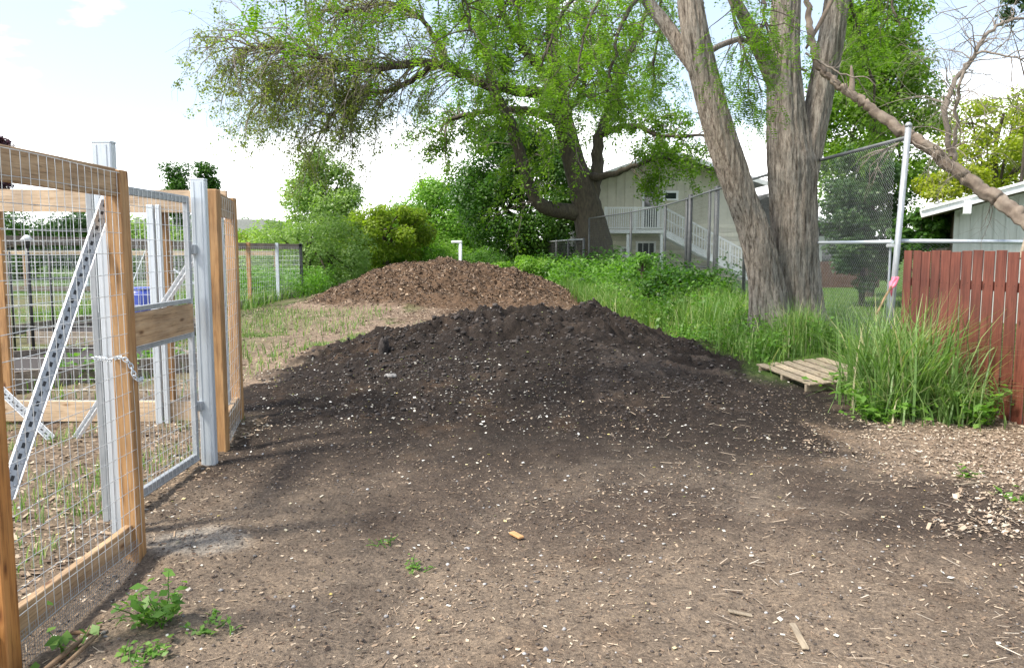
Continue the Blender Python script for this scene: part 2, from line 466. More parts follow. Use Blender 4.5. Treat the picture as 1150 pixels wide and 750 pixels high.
# ------------------------------------------------------------------ terrain
def bank(x, y):
    return 0.34 * sstep(2.3, 4.0, x) * sstep(7.6, 11.0, y) * (1 - 0.6 * sstep(4.3, 6.5, x)) * (1 - .5 * sstep(20, 40, y))
def H0(x, y):
    h = bank(x, y) + 0.05 * fbm(x * .45, y * .45, 3, 3)
    h = h + 0.10 * sstep(13, 26, y) * np.exp(-((x + 2) / 6) ** 2)
    return h
def H(x, y, fine=True):
    x = np.asarray(x, float); y = np.asarray(y, float)
    h = H0(x, y)
    tr = np.exp(-((x - .9 - .12 * y + .25 * np.sin(y * .7)) / .14) ** 2) + np.exp(-((x + .75 - .12 * y + .25 * np.sin(y * .7)) / .14) ** 2)
    h = h - .022 * tr * sstep(7.5, 5, y) - .075 * np.exp(-((x + 1.94) / .13) ** 2) * sstep(4.35, 3.95, y)
    if fine:
        near = 1 - sstep(14, 22, y)
        h = h + near * (0.028 * fbm(x * 2.4, y * 2.4, 4, 11) + 0.016 * fbm(x * 14, y * 14, 3, 21, .6))
    return h

cx1 = np.array([-4.4, -3.4, -2.6, -1.9, -1.2, -.6, -.1, .5, 1.1, 1.6, 2.1, 2.6, 3.1, 3.6])
ch1 = np.array([.0, .07, .22, .42, .58, .70, .72, .76, .76, .62, .42, .26, .10, 0])
def pile1(x, y, fine=True):
    c = np.interp(x, cx1, ch1)
    c = np.maximum(c, 0)
    yc = 11.5 + .25 * np.sin(x * 1.3)
    front = np.clip((y - 5.6) / (yc - 5.6), 0, 1)
    front = front ** 1.3
    back = 1 - sstep(0, 2.4, y - yc)
    m = c * np.where(y < yc, front, back)
    if fine:
        w = sstep(.02, .3, m) * sstep(8.2, 11.0, y)
        lump = np.maximum(0, fbm(x * 1.7 + 3, y * 1.7, 3, 31)) * .17 * sstep(2.2, 1.2, np.abs(x + .4)) + fbm(x * 5, y * 5, 4, 41, .6) * .15
        m = m + w * lump + sstep(0.0, .15, m) * (.05 * fbm(x * 3, y * 3, 3, 51) + .035 * fbm(x * 18, y * 18, 3, 61, .65))
        # dug-out hollows near the crest
        for (hx, hy, rr, d) in ((-.95, 10.9, .38, .22), (2.0, 10.4, .30, .16), (-2.0, 10.2, .16, .12), (-.2, 11.1, .25, .1)):
            m = m - d * np.exp(-(((x - hx) / rr) ** 2 + ((y - hy) / (rr * .7)) ** 2)) * sstep(.05, .3, m)
    return m
def p1z(x, y):
    return H(x, y) + pile1(x, y) - .025

cx2 = np.array([-6.6, -5.6, -4.8, -3.9, -3.2, -2.7, -2.2, -1.5, -.8, 0, .7, 1.4, 2.1, 2.8])
ch2 = np.array([0, .22, .62, .92, 1.12, 1.24, 1.22, 1.12, 1.02, .98, .78, .5, .2, 0])
def pile2(x, y, fine=True):
    c = np.interp(x, cx2, ch2)
    yc = 24.0
    m = c * np.where(y < yc, sstep(0, 1, (y - 20.2) / (yc - 20.2)), 1 - sstep(0, 3.2, y - yc))
    if fine: m = m + sstep(0.02, .3, m) * (.20 * fbm(x * 1.5, y * 1.5, 4, 71) + .08 * fbm(x * 7, y * 7, 3, 81, .7))
    return m
def p2z(x, y): return H(x, y) + pile2(x, y) - .03

def top(x, y):
    """height of whatever bare surface is at x,y"""
    return np.maximum(H(x, y), np.maximum(p1z(x, y), p2z(x, y)))

def C3(*c): return np.array(c, float)
def soil_colour(x, y):
    n1 = fbm(x * .8, y * .8, 4, 91); n2 = fbm(x * 2.5, y * 2.5, 4, 101); n3 = fbm(x * .35 + 5, y * .35, 3, 111)
    e = lambda a: a[..., None]
    tan = C3(.225, .178, .134); brown = C3(.108, .084, .066); dark = C3(.030, .024, .0205); grey = C3(.078, .068, .062)
    chips = C3(.255, .195, .145); litter = C3(.27, .21, .155); mulch = C3(.118, .078, .05)
    c = np.zeros(x.shape + (3,)) + brown
    f = sstep(4.9, 2.9, y + n1 * 2.2 + .2 * x + n2 * .6)
    c = c * (1 - e(f)) + tan * e(f)
    d = sstep(4.3, 7.6, y + n1 * 1.8 + n2 * .5) * sstep(4.0, 3.2, x + n2 * .6) * sstep(-4.0, -3.0, x + n2 * .5)
    d = np.maximum(d, .4 * sstep(.95, .5, np.hypot((x - 2.75) / 1.3, (y - 4.75) / .55) + n2 * .5))
    c = c * (1 - e(d)) + dark * e(d)
    g = sstep(.12, .45, n2 + .25 * n1) * sstep(7, 9, y) * sstep(14, 12, y) * sstep(-1.5, 1.2, x) * .75
    c = c * (1 - e(g)) + grey * e(g)
    r = sstep(2.7, 3.6, x + n2 * .9 + n1 * .6 - .35 * sstep(6, 4.5, y)) * sstep(7.9, 6.8, y) * sstep(3.2, 4.6, y)
    c = c * (1 - e(r)) + litter * e(r)
    l = sstep(-2.75, -3.3, x + .1 * (y - 9.5) * -1 + n2 * .5) * sstep(8.0, 9.0, y)
    b = np.maximum(l, sstep(12.4, 13.2, y + n2 * .6))
    c = c * (1 - e(b)) + chips * e(b)
    # old wheel tracks, dried pale crust and a grey gravelly patch by the gate
    tr = np.exp(-((x - .9 - .12 * y + .25 * np.sin(y * .7)) / .16) ** 2) + np.exp(-((x + .75 - .12 * y + .25 * np.sin(y * .7)) / .16) ** 2)
    tr = tr * sstep(6.4, 4.6, y) * np.clip(.55 + 1.2 * n1, 0, 1)
    c = c * (1 - e(.35 * tr)) + C3(.28, .23, .18) * e(.35 * tr)
    pa = sstep(.05, .5, n1 + .5 * n2) * sstep(7, 5, y) * .45
    c = c * (1 - e(pa)) + C3(.25, .205, .16) * e(pa)
    gp = sstep(1.0, .5, np.hypot((x + 1.75) / .34, (y - 4.3) / .22) + n2 * .6) * .7
    c = c * (1 - e(gp)) + C3(.36, .335, .295) * e(gp)
    # pen floor on the left
    pn = sstep(-2.2, -2.4, x) * sstep(7.6, 7.2, y)
    c = c * (1 - e(pn)) + C3(.20, .155, .11) * e(pn)
    # turf: yard beyond the fences, garden, far away
    gr = C3(.065, .12, .024)
    t = np.maximum(sstep(2.6, 3.1, x + n2 * .5) * sstep(8.6, 9.6, y), sstep(4.7, 5.0, x))
    t = np.maximum(t, sstep(27.0, 28.5, y + n2))
    t = np.maximum(t, sstep(-3.6, -6.0, x + n1 * 2) * sstep(8, 10, y) * .5 * (pile2(x, y, False) < .02))
    t = np.maximum(t, sstep(.16, .32, n1 + .4 * n2 + .04) * sstep(-2.0, -2.8, x) * sstep(8, 9, y) * .8)
    c = c * (1 - e(t)) + gr * e(t)
    q = sstep(.02, .25, pile2(x, y, False) + .2 * n2 + .25 * sstep(14.0, 18.5, y + n1 * 3) * sstep(-3.5, -.5, x) * sstep(2.6, 1.6, x))
    return c * (1 - e(q)) + mulch * e(q)

def grid(xs, ys, zf, name, mat, **kw):
    X, Y = np.meshgrid(xs, ys)
    Z = zf(X, Y)
    V = np.stack([X, Y, Z], -1).reshape(-1, 3)
    nx, ny = len(xs), len(ys)
    i = (np.arange(ny - 1)[:, None] * nx + np.arange(nx - 1)[None, :]).ravel()
    F = np.stack([i, i + 1, i + nx + 1, i + nx], 1)
    return mesh_np(name, V, F, mat, smooth=True, col=soil_colour(X, Y).reshape(-1, 3), **kw)

def axis(lo, hi, step, far_lo, far_hi, g=1.12):
    a = list(np.arange(lo, hi, step)); s = step; q = a[-1]
    while q < far_hi: s *= g; q += s; a.append(q)
    s = step; q = lo; pre = []
    while q > far_lo: s *= g; q -= s; pre.append(q)
    return np.array(pre[::-1] + a)
gnd = grid(axis(-4.5, 5.0, .03, -700, 700), axis(2.4, 13, .03, -60, 1200, 1.09), H, 'ground', m_soil)
tag(gnd, kind='structure')
o = grid(np.arange(-4.6, 3.9, .025), np.arange(5.4, 14.4, .027), p1z, 'compost_pile', m_soil)
tag(o, 'long low heap of dark crumbly compost across the middle of the yard', 'soil heap')
o = grid(np.arange(-6.8, 3.0, .05), np.arange(19.8, 27.6, .05), p2z, 'bark_mulch_pile', m_soil)
tag(o, 'brown bark mulch heap farther back, below the green trees', 'mulch heap')

# ---- loose bits on the ground
def bits(n, xr, yr, size, dens, zoff=.004, asp=(.25, .8), flat=.25, shape=4):
    x = RNG.uniform(*xr, n); y = RNG.uniform(*yr, n)
    k = RNG.random(n) < dens(x, y)
    x = x[k]; y = y[k]; n = len(x)
    z = top(x, y) + zoff
    s = size * np.clip(RNG.lognormal(0, .45, n), .3, 1.9)
    a = RNG.uniform(0, 2 * math.pi, n); asp_ = RNG.uniform(*asp, n)
    d = np.stack([np.cos(a), np.sin(a), RNG.normal(0, flat, n)], 1); d /= np.linalg.norm(d, axis=1)[:, None]
    w = np.stack([-np.sin(a), np.cos(a), RNG.normal(0, flat, n)], 1); w /= np.linalg.norm(w, axis=1)[:, None]
    C = np.stack([x, y, z], 1)
    L_ = (s * .5)[:, None]; W_ = (s * .5 * asp_)[:, None]
    j = lambda: RNG.uniform(.6, 1.1, n)[:, None]
    V = np.stack([C - d * L_ * j() - w * W_ * j(), C + d * L_ * j() - w * W_ * j(), C + d * L_ * j() + w * W_ * j(), C - d * L_ * j() + w * W_ * j()], 1)
    return V.reshape(-1, 3), np.arange(4 * n, dtype=np.int32).reshape(-1, 4), n

def scatter(name, mat, specs, label=None):
    A = Acc()
    for sp in specs:
        rb = sp.pop('rb', (0, 1)); V, F, n = bits(**sp); A.add(V, F, RNG.uniform(*rb, n))
    return tag(A.build(name, mat), kind='stuff')

one = lambda x, y: np.ones_like(x)
def d_near(x, y): return np.clip(.75 - (y - 3) / 7 + fbm(x, y, 3, 5) * .8, 0.06, 1)
def d_pet(x, y):
    return np.clip((.35 + fbm(x * .9, y * .9, 3, 15)) * sstep(2.5, 5.5, y) * (1.15 - sstep(.5, 3.5, x) * .7), .03, 1) * sstep(-4, -2.6, x + .0 * y)
def d_lit(x, y): return sstep(2.6, 3.7, x + fbm(x * 2, y * 2, 3, 25) * 1.2 + .3 * sstep(6, 4.5, y)) * sstep(7.8, 6.6, y) * sstep(2.4, 4.4, y)
def d_back(x, y): return np.clip(sstep(11.8, 13, y) + sstep(-2.75, -3.3, x) * sstep(8.2, 9.2, y), 0, 1) * sstep(3.2, 2.4, x)
scatter('petals', m_petal, [
    dict(n=4200, xr=(-3.4, 4), yr=(3.0, 12), size=.0155, dens=d_pet, asp=(.5, .95), zoff=.008),
    dict(n=2600, xr=(-3.3, .6), yr=(6.6, 10.6), size=.016, dens=lambda x, y: np.clip(.5 + 1.2 * fbm(x * .8, y * .8, 3, 17), .1, 1), asp=(.5, .95), zoff=.01, rb=(0, .78)),
    dict(n=900, xr=(-3.4, 4), yr=(2.4, 8), size=.013, dens=one, asp=(.5, .95), zoff=.008, rb=(.5, 1))])
scatter('wood_chips', m_chip, [
    dict(n=60000, xr=(-3.6, 4.2), yr=(2.3, 9), size=.015, dens=d_near, asp=(.2, .6)),
    dict(n=5000, xr=(-4.6, -2.2), yr=(3.0, 7.3), size=.035, dens=one, asp=(.2, .6), rb=(.3, 1)),
    dict(n=3600, xr=(-3, 4), yr=(2.3, 7), size=.036, dens=d_near, asp=(.05, .13), rb=(.5, 1)),
    dict(n=26000, xr=(-7.5, 3.2), yr=(8, 23), size=.045, dens=d_back, asp=(.2, .5), rb=(.2, 1))])
scatter('bark_mulch', m_chip_dark, [
    dict(n=30000, xr=(-6.6, 2.8), yr=(20.2, 27), size=.062, dens=lambda x, y: sstep(.03, .4, pile2(x, y, False)), asp=(.2, .5), flat=.6, zoff=.015),
    dict(n=9000, xr=(-5, 2.6), yr=(13.5, 21), size=.05, dens=lambda x, y: sstep(-4.5, -1, x) * .8, asp=(.2, .5), flat=.4, zoff=.008)])
scatter('leaf_litter', m_litter, [
    dict(n=34000, xr=(2.0, 4.9), yr=(2.6, 8.2), size=.018, dens=d_lit, asp=(.35, .7), flat=.35, zoff=.012),
    dict(n=1400, xr=(2.0, 4.9), yr=(2.6, 8.2), size=.03, dens=d_lit, asp=(.35, .7), flat=.35, zoff=.014),
    dict(n=3400, xr=(.8, 4.9), yr=(2.4, 8.0), size=.06, dens=lambda x, y: np.clip(d_lit(x, y) + .25, 0, 1), asp=(.03, .08), flat=.1, zoff=.014, rb=(.6, 1))])

# clods: squashed low icospheres
def clods(name, mat, n, xr, yr, size, dens, sq=.7, kind='stuff', sink=.3):
    t = (1 + 5 ** .5) / 2
    iv = np.array([(-1, t, 0), (1, t, 0), (-1, -t, 0), (1, -t, 0), (0, -1, t), (0, 1, t), (0, -1, -t), (0, 1, -t), (t, 0, -1), (t, 0, 1), (-t, 0, -1), (-t, 0, 1)], float)
    iv /= np.linalg.norm(iv[0])
    fi = np.array([(0, 11, 5), (0, 5, 1), (0, 1, 7), (0, 7, 10), (0, 10, 11), (1, 5, 9), (5, 11, 4), (11, 10, 2), (10, 7, 6), (7, 1, 8), (3, 9, 4), (3, 4, 2), (3, 2, 6), (3, 6, 8), (3, 8, 9), (4, 9, 5), (2, 4, 11), (6, 2, 10), (8, 6, 7), (9, 8, 1)])
    x = RNG.uniform(*xr, n); y = RNG.uniform(*yr, n); k = RNG.random(n) < dens(x, y); x = x[k]; y = y[k]; n = len(x)
    s = size * np.clip(RNG.lognormal(0, .5, n), .3, 2.0)
    C = np.stack([x, y, top(x, y) + s * (.5 - sink) * sq], 1)
    sc = s[:, None] * .5 * RNG.uniform(.6, 1.25, (n, 3)); sc[:, 2] *= sq
    V = C[:, None, :] + iv[None] * sc[:, None, :] * RNG.uniform(.5, 1.3, (n, 12, 1))
    F = (np.arange(n)[:, None, None] * 12 + fi[None]).reshape(-1, 3)
    o = mesh_np(name, V.reshape(-1, 3), F, mat, None, np.repeat(RNG.random(n), 20), smooth=False)
    return tag(o, kind=kind)
clods('soil_clods', m_clod, 16000, (-3.6, 3.4), (7.0, 12.2), .026, lambda x, y: sstep(.03, .25, pile1(x, y, False)) * np.clip(.5 + 1.3 * fbm(x * 1.5, y * 1.5, 3, 35), .1, 1))
m_crumb = chipmat('soil_crumb', [(0, (.045, .035, .028)), (.6, (.115, .09, .072)), (1, (.22, .18, .145))])
clods('soil_crumbs', m_crumb, 14000, (-3, 3.6), (2.6, 9), .010, one)
clods('soil_chunks', m_clod, 260, (-2.6, 2.8), (9.6, 12.0), .05, lambda x, y: sstep(.25, .5, pile1(x, y, False)), .75)
clods('pebbles', m_pebble, 900, (-3, 4), (2.4, 6.5), .015, d_near, .6)

# ------------------------------------------------------------------ vegetation tools
def blades(C, h, w, bend=.5, seg=3):
    """grass blades -> V,F quads (last segment narrow)"""
    n = len(C)
    h = np.asarray(h) * RNG.uniform(.55, 1.25, n); a = RNG.uniform(0, 2 * math.pi, n)
    d = np.stack([np.cos(a), np.sin(a), np.zeros(n)], 1); s = np.stack([-np.sin(a), np.cos(a), np.zeros(n)], 1)
    b = bend * RNG.uniform(.2, 1.3, n)
    rows = []
    for i in range(seg + 1):
        t = i / seg
        c = C + d * (h * b * t * t)[:, None]
        c[:, 2] += h * (t - .45 * b * t * t * t)
        ww = w * (1 - t) ** .7 * .5 + w * .04
        rows.append(np.stack([c - s * ww, c + s * ww], 1))
    V = np.stack(rows, 1).reshape(-1, 3)
    k = 2 * (seg + 1)
    base = np.arange(n)[:, None] * k
    F = np.stack([np.stack([base[:, 0] + 2 * i, base[:, 0] + 2 * i + 1, base[:, 0] + 2 * i + 3, base[:, 0] + 2 * i + 2], 1) for i in range(seg)], 1).reshape(-1, 4)
    return V, F, seg

def pts_in(n, xr, yr, dens=None):
    x = RNG.uniform(*xr, n); y = RNG.uniform(*yr, n)
    if dens is not None:
        k = RNG.random(n) < dens(x, y); x = x[k]; y = y[k]
    return np.stack([x, y, top(x, y) - .01], 1)

def grass_obj(name, mat, specs, parent=None):
    A = Acc()
    for (C, h, w, b) in specs:
        V, F, k = blades(C, h, w, b); A.add(V, F, np.repeat(RNG.random(len(C)), k))
    return A.build(name, mat, parent)

def clump_crown(c, rx, ry, rz, n, leaf, clump=.28, nclump=60, fill=.75, width=.6, shape=None, up=.35):
    """crown made of leaf clumps spread through an ellipsoid"""
    u = unit(nclump) * (RNG.random(nclump)[:, None] ** (1 / 3 * fill) if fill else 1)
    if shape is not None: u = shape(u)
    cc = np.asarray(c) + u * np.array((rx, ry, rz)) * .86
    rr = clump * (rx + ry + rz) / 3 * RNG.uniform(.6, 1.35, nclump)
    k = RNG.choice(nclump, n, p=rr ** 2 / (rr ** 2).sum())
    d = unit(n); q = RNG.random(n) ** .4
    pos = cc[k] + d * (rr[k] * q)[:, None] * np.array((1, 1, .7))
    V, F = leaves(pos, leaf, up, width, .25, d, .8)
    ck = RNG.random(nclump)
    r = np.clip(.55 * RNG.random(n) + .3 * ck[k] + .15, 0, 1)
    return V, F, r, cc

def trunk_tube(A, pts, radii, k=8):
    V, F = tube_np(np.asarray(pts, float), np.asarray(radii, float), k)
    A.add(V, F, RNG.random())

def simple_tree(name, px, py, hw, hh, Y, n, leaf, mat, label, cat='tree', group=None, clump=.3, nclump=60, barkmat=None, shape=None, depth=None, trunkr=None, fill=.75, ground=0.0, width=.6, part='crown'):
    hw *= 1.12; hh *= 1.06; n = int(n * 1.2)
    c = P(px, py, Y); rx = hw * Y / FPX; rz = hh * Y / FPX; ry = depth or rx
    t = thing(name, (c[0], Y, ground), label, cat, group)
    V, F, r, cc = clump_crown(c, rx, ry, rz, n, leaf, clump, nclump, fill, width, shape)
    k = V.reshape(-1, 4, 3)[:, :, 2].min(1) > ground - .02
    F = F[k]; r = r[k]
    mesh_np(part, V, F, mat, t, r)
    A = Acc(); tr = trunkr or max(.05, rx * .07)
    b = np.array((c[0], Y, ground - .1))
    topz = c + np.array((0, 0, rz * .5))
    m = np.linspace(0, 1, 7)[:, None]
    trunk_tube(A, b * (1 - m) + topz * m + RNG.normal(0, .04 * rx, (7, 3)) * m, tr * np.linspace(1.15, .3, 7))
    for i in RNG.choice(len(cc), min(14, len(cc)), replace=False):
        s = b + (topz - b) * RNG.uniform(.3, .9)
        mid = (s + cc[i]) / 2 + np.array((0, 0, .12 * rz))
        trunk_tube(A, np.array([s, mid, cc[i]]), [tr * .4, tr * .25, tr * .08], 5)
    A.build('trunk' if part == 'crown' else 'stems', barkmat or m_bark_dark, t, True)
    return t

def spline(pts, n=24):
    pts = np.asarray(pts, float); m = len(pts)
    if m < 3:
        t = np.linspace(0, 1, n)[:, None]; return pts[0] * (1 - t) + pts[-1] * t
    t = np.linspace(0, m - 1, n); i = np.clip(t.astype(int), 0, m - 2); f = (t - i)[:, None]
    p0 = pts[np.clip(i - 1, 0, m - 1)]; p1 = pts[i]; p2 = pts[i + 1]; p3 = pts[np.clip(i + 2, 0, m - 1)]
    return .5 * (2 * p1 + (p2 - p0) * f + (2 * p0 - 5 * p1 + 4 * p2 - p3) * f ** 2 + (3 * p1 - p0 - 3 * p2 + p3) * f ** 3)

def wander(p, d, Ln, n=6, wob=.25, droop=0.0):
    pts = [np.array(p, float)]; d = np.array(d, float); d /= np.linalg.norm(d)
    for i in range(n):
        d = d + RNG.normal(0, wob, 3); d[2] -= droop * (i + 1) / n; d /= np.linalg.norm(d)
        pts.append(pts[-1] + d * Ln / n)
    return np.array(pts)

def limb(A, pxs, k=10, n=26, lob=None, wobble=0.0):
    """pxs: list of (px, py, Y, width_px) -> tube; returns pts, radii"""
    p = np.array([P(a, b, c) for a, b, c, w in pxs]); r = np.array([w * .5 * c / FPX for a, b, c, w in pxs])
    pts = spline(p, n); rr = np.interp(np.linspace(0, len(r) - 1, n), np.arange(len(r)), r)
    if wobble: pts[1:-1] += RNG.normal(0, wobble, (n - 2, 3))
    V, F = tube_np(pts, rr * (.89 if k > 30 else 1), k, .02 if k < 30 else .006, lob)
    A.add(V, F, RNG.random())
    return pts, rr

def branchlets(A, pts, n, Ln, r0, lo=.3, twig=5, tl=.35, droop=.2, upb=.3, tw_n=5, out=None):
    """secondary branches and twigs along a limb; returns twig sample points"""
    tips = []
    for i in range(n):
        t = RNG.uniform(lo, 1.0) * (len(pts) - 1); j = int(min(t, len(pts) - 2)); s = pts[j] + (pts[j + 1] - pts[j]) * (t - j)
        ax = pts[min(j + 1, len(pts) - 1)] - pts[max(j - 1, 0)]; ax /= np.linalg.norm(ax) + 1e-9
        d = unit(1)[0]; d = d - ax * d.dot(ax) * .6 + ax * .5; d[2] += upb
        if out is not None: d = d + out
        b = wander(s, d, Ln * RNG.uniform(.6, 1.3), 6, .22, droop)
        V, F = tube_np(b, np.linspace(r0, r0 * .25, 7), 4); A.add(V, F, RNG.random())
        for q in range(twig):
            jj = RNG.integers(2, 7); dd = unit(1)[0] + (b[jj] - b[jj - 1]) / (np.linalg.norm(b[jj] - b[jj - 1]) + 1e-9)
            w = wander(b[jj], dd, Ln * tl * RNG.uniform(.6, 1.4), tw_n, .3, droop * 1.5)
            V, F = tube_np(w, np.linspace(r0 * .28, r0 * .08, tw_n + 1), 3); A.add(V, F, RNG.random())
            tips.append(w[1:])
    return np.concatenate(tips) if tips else np.zeros((0, 3))

def around(pts, n, spread):
    m = n // 9 + 1
    cc = pts[RNG.integers(0, len(pts), m)] + unit(m) * (spread * .5 * RNG.random(m))[:, None]
    k = RNG.integers(0, m, n)
    return cc[k] + unit(n) * (spread * 1.1 * RNG.random(n) ** .6)[:, None]

# ------------------------------------------------------------------ background buildings
def house():
    Y = 38.0; x0, xa, x1 = 3.5, 7.15, 11.1; ze, za = 4.75, 5.95
    t = thing('house', ((x0 + x1) / 2, Y, 0), 'beige two-storey house with white balcony and outside stairs behind the chain-link fence', 'house')
    b = MB()
    n = 30
    # gable wall in horizontal lap boards below, vertical boards above
    V = [(x0, Y, -.2), (x1, Y, -.2), (x1, Y, ze), (xa, Y, za), (x0, Y, ze), (x0, Y + 11, -.2), (x1, Y + 11, -.2), (x1, Y + 11, ze), (xa, Y + 11, za), (x0, Y + 11, ze)]
    b.add(V, [(0, 1, 2, 3, 4), (1, 6, 7, 2), (5, 0, 4, 9), (6, 5, 9, 8, 7)], .5)
    for i in range(14):
        z = .1 + i * .2
        if z < 3.9: b.box(((x0 + x1) / 2, Y - .012, z), (x1 - x0, .02, .17), bev=.006, r=.1 + .8 * (i % 2))
    for i in range(19):
        x = x0 + .2 + i * .4
        zt = ze + (za - ze) * (1 - abs(x - xa) / (x1 - xa if x > xa else xa - x0)) - .06
        b.box((x, Y - .015, (3.05 + zt) / 2), (.05, .03, zt - 3.05), bev=.004, r=.3)
    b.build('wall', m_siding, t)
    b = MB()
    for (xe, zz) in ((x0 - .55, ze - .18), (x1 + .55, ze - .18)):
        b.beam((xe, Y + 5.2, zz), (xa, Y + 5.2, za + .10), 12.4, .14, (0, 0, 1), .01)
    rf = b.build('roof', m_roof, t)
    b = MB()
    for (xe, zz) in ((x0 - .55, ze - .18), (x1 + .55, ze - .18)):
        b.beam((xe, Y - 1.04, zz), (xa, Y - 1.04, za + .10), .05, .20, (0, 0, 1), .004)
    b.build('barge_board', m_white, t)
    def window(nm, cx, cz, w, h, bars=0):  # frame proud of the wall, pane set back
        f = MB(); d = Y - .03
        f.box((cx - w / 2, d, cz), (.10, .07, h + .1)); f.box((cx + w / 2, d, cz), (.10, .07, h + .1))
        f.box((cx, d - .003, cz + h / 2), (w + .12, .07, .10)); f.box((cx, d - .003, cz - h / 2), (w + .12, .08, .08))
        for i in range(bars): f.box((cx - w / 2 + w * (i + 1) / (bars + 1), d, cz), (.03, .05, h - .05))
        if bars: f.box((cx, d - .002, cz), (w - .1, .05, .03))
        fo = f.build(nm, m_white, t)
        g = MB(); g.box((cx, Y - .028, cz), (w - .06, .012, h - .04), bev=.001); g.build('pane', m_glass, fo)
    px = lambda x: (x - 575) / FPX * Y / .994 * .99
    window('window', P(725, 287, Y)[0], P(725, 287, Y)[2], .85, 1.25, 2)
    window('glazed_door', P(731, 232, Y)[0], P(731, 232, Y)[2], .75, 2.0)
    window('window', P(753, 220, Y)[0], P(753, 220, Y)[2], .62, .36)
    window('window', P(702, 283, Y)[0], P(702, 283, Y)[2], .4, .4)
    # balcony deck
    bx0, bx1 = P(680, 258, Y - 1.5)[0], P(746, 258, Y - 1.5)[0]; bz = P(700, 258, Y - 1.5)[2]
    b = MB(); b.box(((bx0 + bx1) / 2, Y - .76, bz - .08), (bx1 - bx0, 1.46, .16)); b.build('balcony', m_white, t)
    b = MB()
    zr = bz + .98
    b.beam((bx0, Y - 1.44, zr), (bx1, Y - 1.44, zr), .07, .07); b.beam((bx0, Y - 1.44, bz + .08), (bx1, Y - 1.44, bz + .08), .05, .06)
    for i in range(27):
        x = bx0 + (bx1 - bx0) * i / 26; b.box((x, Y - 1.44, bz + .5), (.045, .04, .88) if i % 13 else (.11, .11, 1.05))
    b.build('balcony_railing', m_white, t)
    for x in (bx0 + .1, (bx0 + bx1) / 2 - .3, bx1 - .1):
        b = MB(); b.box((x, Y - 1.4, (bz - .2) / 2), (.12, .12, bz - .18)); b.build('balcony_post', m_white, t)
    sx1 = bx1 + 4.1; sz1 = .25
    b = MB()
    b.beam((bx1, Y - 1.42, bz - .12), (sx1, Y - 1.42, sz1), .06, .30); b.beam((bx1, Y - .42, bz - .12), (sx1, Y - .42, sz1), .06, .30)
    for i in range(13):
        f = (i + .5) / 13; b.box((bx1 + (sx1 - bx1) * f, Y - .92, bz - .02 + (sz1 + .1 - bz) * f), (.28, .94, .04))
    b.build('staircase', m_white, t)
    b = MB()
    b.beam((bx1, Y - 1.46, bz + .98), (sx1, Y - 1.46, sz1 + 1.08), .07, .08); b.beam((bx1, Y - 1.46, bz + .5), (sx1, Y - 1.46, sz1 + .6), .04, .05)
    for i in range(32):
        f = (i + .5) / 32; x = bx1 + (sx1 - bx1) * f; z = bz + .5 + (sz1 + .1 - bz) * f
        b.box((x, Y - 1.46, z), (.045, .035, .95) if i % 8 != 7 else (.1, .1, 1.1))
    b.build('stair_railing', m_white, t)
house()

def shed():
    E = P(1035, 240, 16.0); ex = Vector((.912, -.41, 0)); ey = Vector((.41, .912, 0)); up = Vector((0, 0, 1))
    sl_ = .276; R_ = Matrix((ex, ey, up)).transposed()
    t = thing('garden_house', (E[0] + 2, 16.0, 0), 'low grey-green building with white roof edge behind the red fence', 'house')
    W_ = lambda a, b, z: tuple(Vector((E[0], E[1], 0)) + ex * a + ey * b + up * z)
    z0 = E[2]; aw = .62; ar = 7.0; zt = lambda a: z0 - .1 + a * sl_
    b = MB()
    V = [W_(aw, .6, -.1), W_(ar, .6, -.1), W_(ar, .6, zt(ar)), W_(aw, .6, zt(aw)), W_(aw, 6, -.1), W_(ar, 6, -.1), W_(ar, 6, zt(ar)), W_(aw, 6, zt(aw))]
    b.add(V, [(0, 1, 2, 3), (1, 5, 6, 2), (5, 4, 7, 6)], .5)
    for i in range(31):
        a = aw + .1 + i * .2; b.box(W_(a, .592, zt(a) / 2 - .02), (.018, .016, zt(a) - .06), R_, bev=.002, r=0)
    b.build('wall', m_siding2, t)
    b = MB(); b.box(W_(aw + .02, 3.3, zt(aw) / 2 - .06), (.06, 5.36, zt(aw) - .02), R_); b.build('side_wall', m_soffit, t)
    sl3 = up
    b = MB(); b.beam(W_(0, 3.1, z0 + .02), W_(ar + .6, 3.1, z0 + .02 + (ar + .6) * sl_), 6.1, .09, sl3, .01); b.build('roof', m_roof, t)
    b = MB(); b.beam(W_(.03, 3.15, z0 - .06), W_(ar + .6, 3.15, z0 - .06 + (ar + .57) * sl_), 5.9, .05, sl3, .005); b.build('soffit', m_soffit, t)
    b = MB()
    b.beam(W_(-.02, .01, z0), W_(ar + .6, .01, z0 + (ar + .6) * sl_), .04, .16, sl3, .004)
    b.beam(W_(-.02, -.02, z0 + .07), W_(ar + .6, -.02, z0 + .07 + (ar + .6) * sl_), .05, .05, sl3, .004)
    b.build('barge_board', m_white, t)
    b = MB(); b.box(W_(.78, .12, z0 + .10), (.13, .5, .24), R_); b.build('beam_end', m_white, t)
shed()

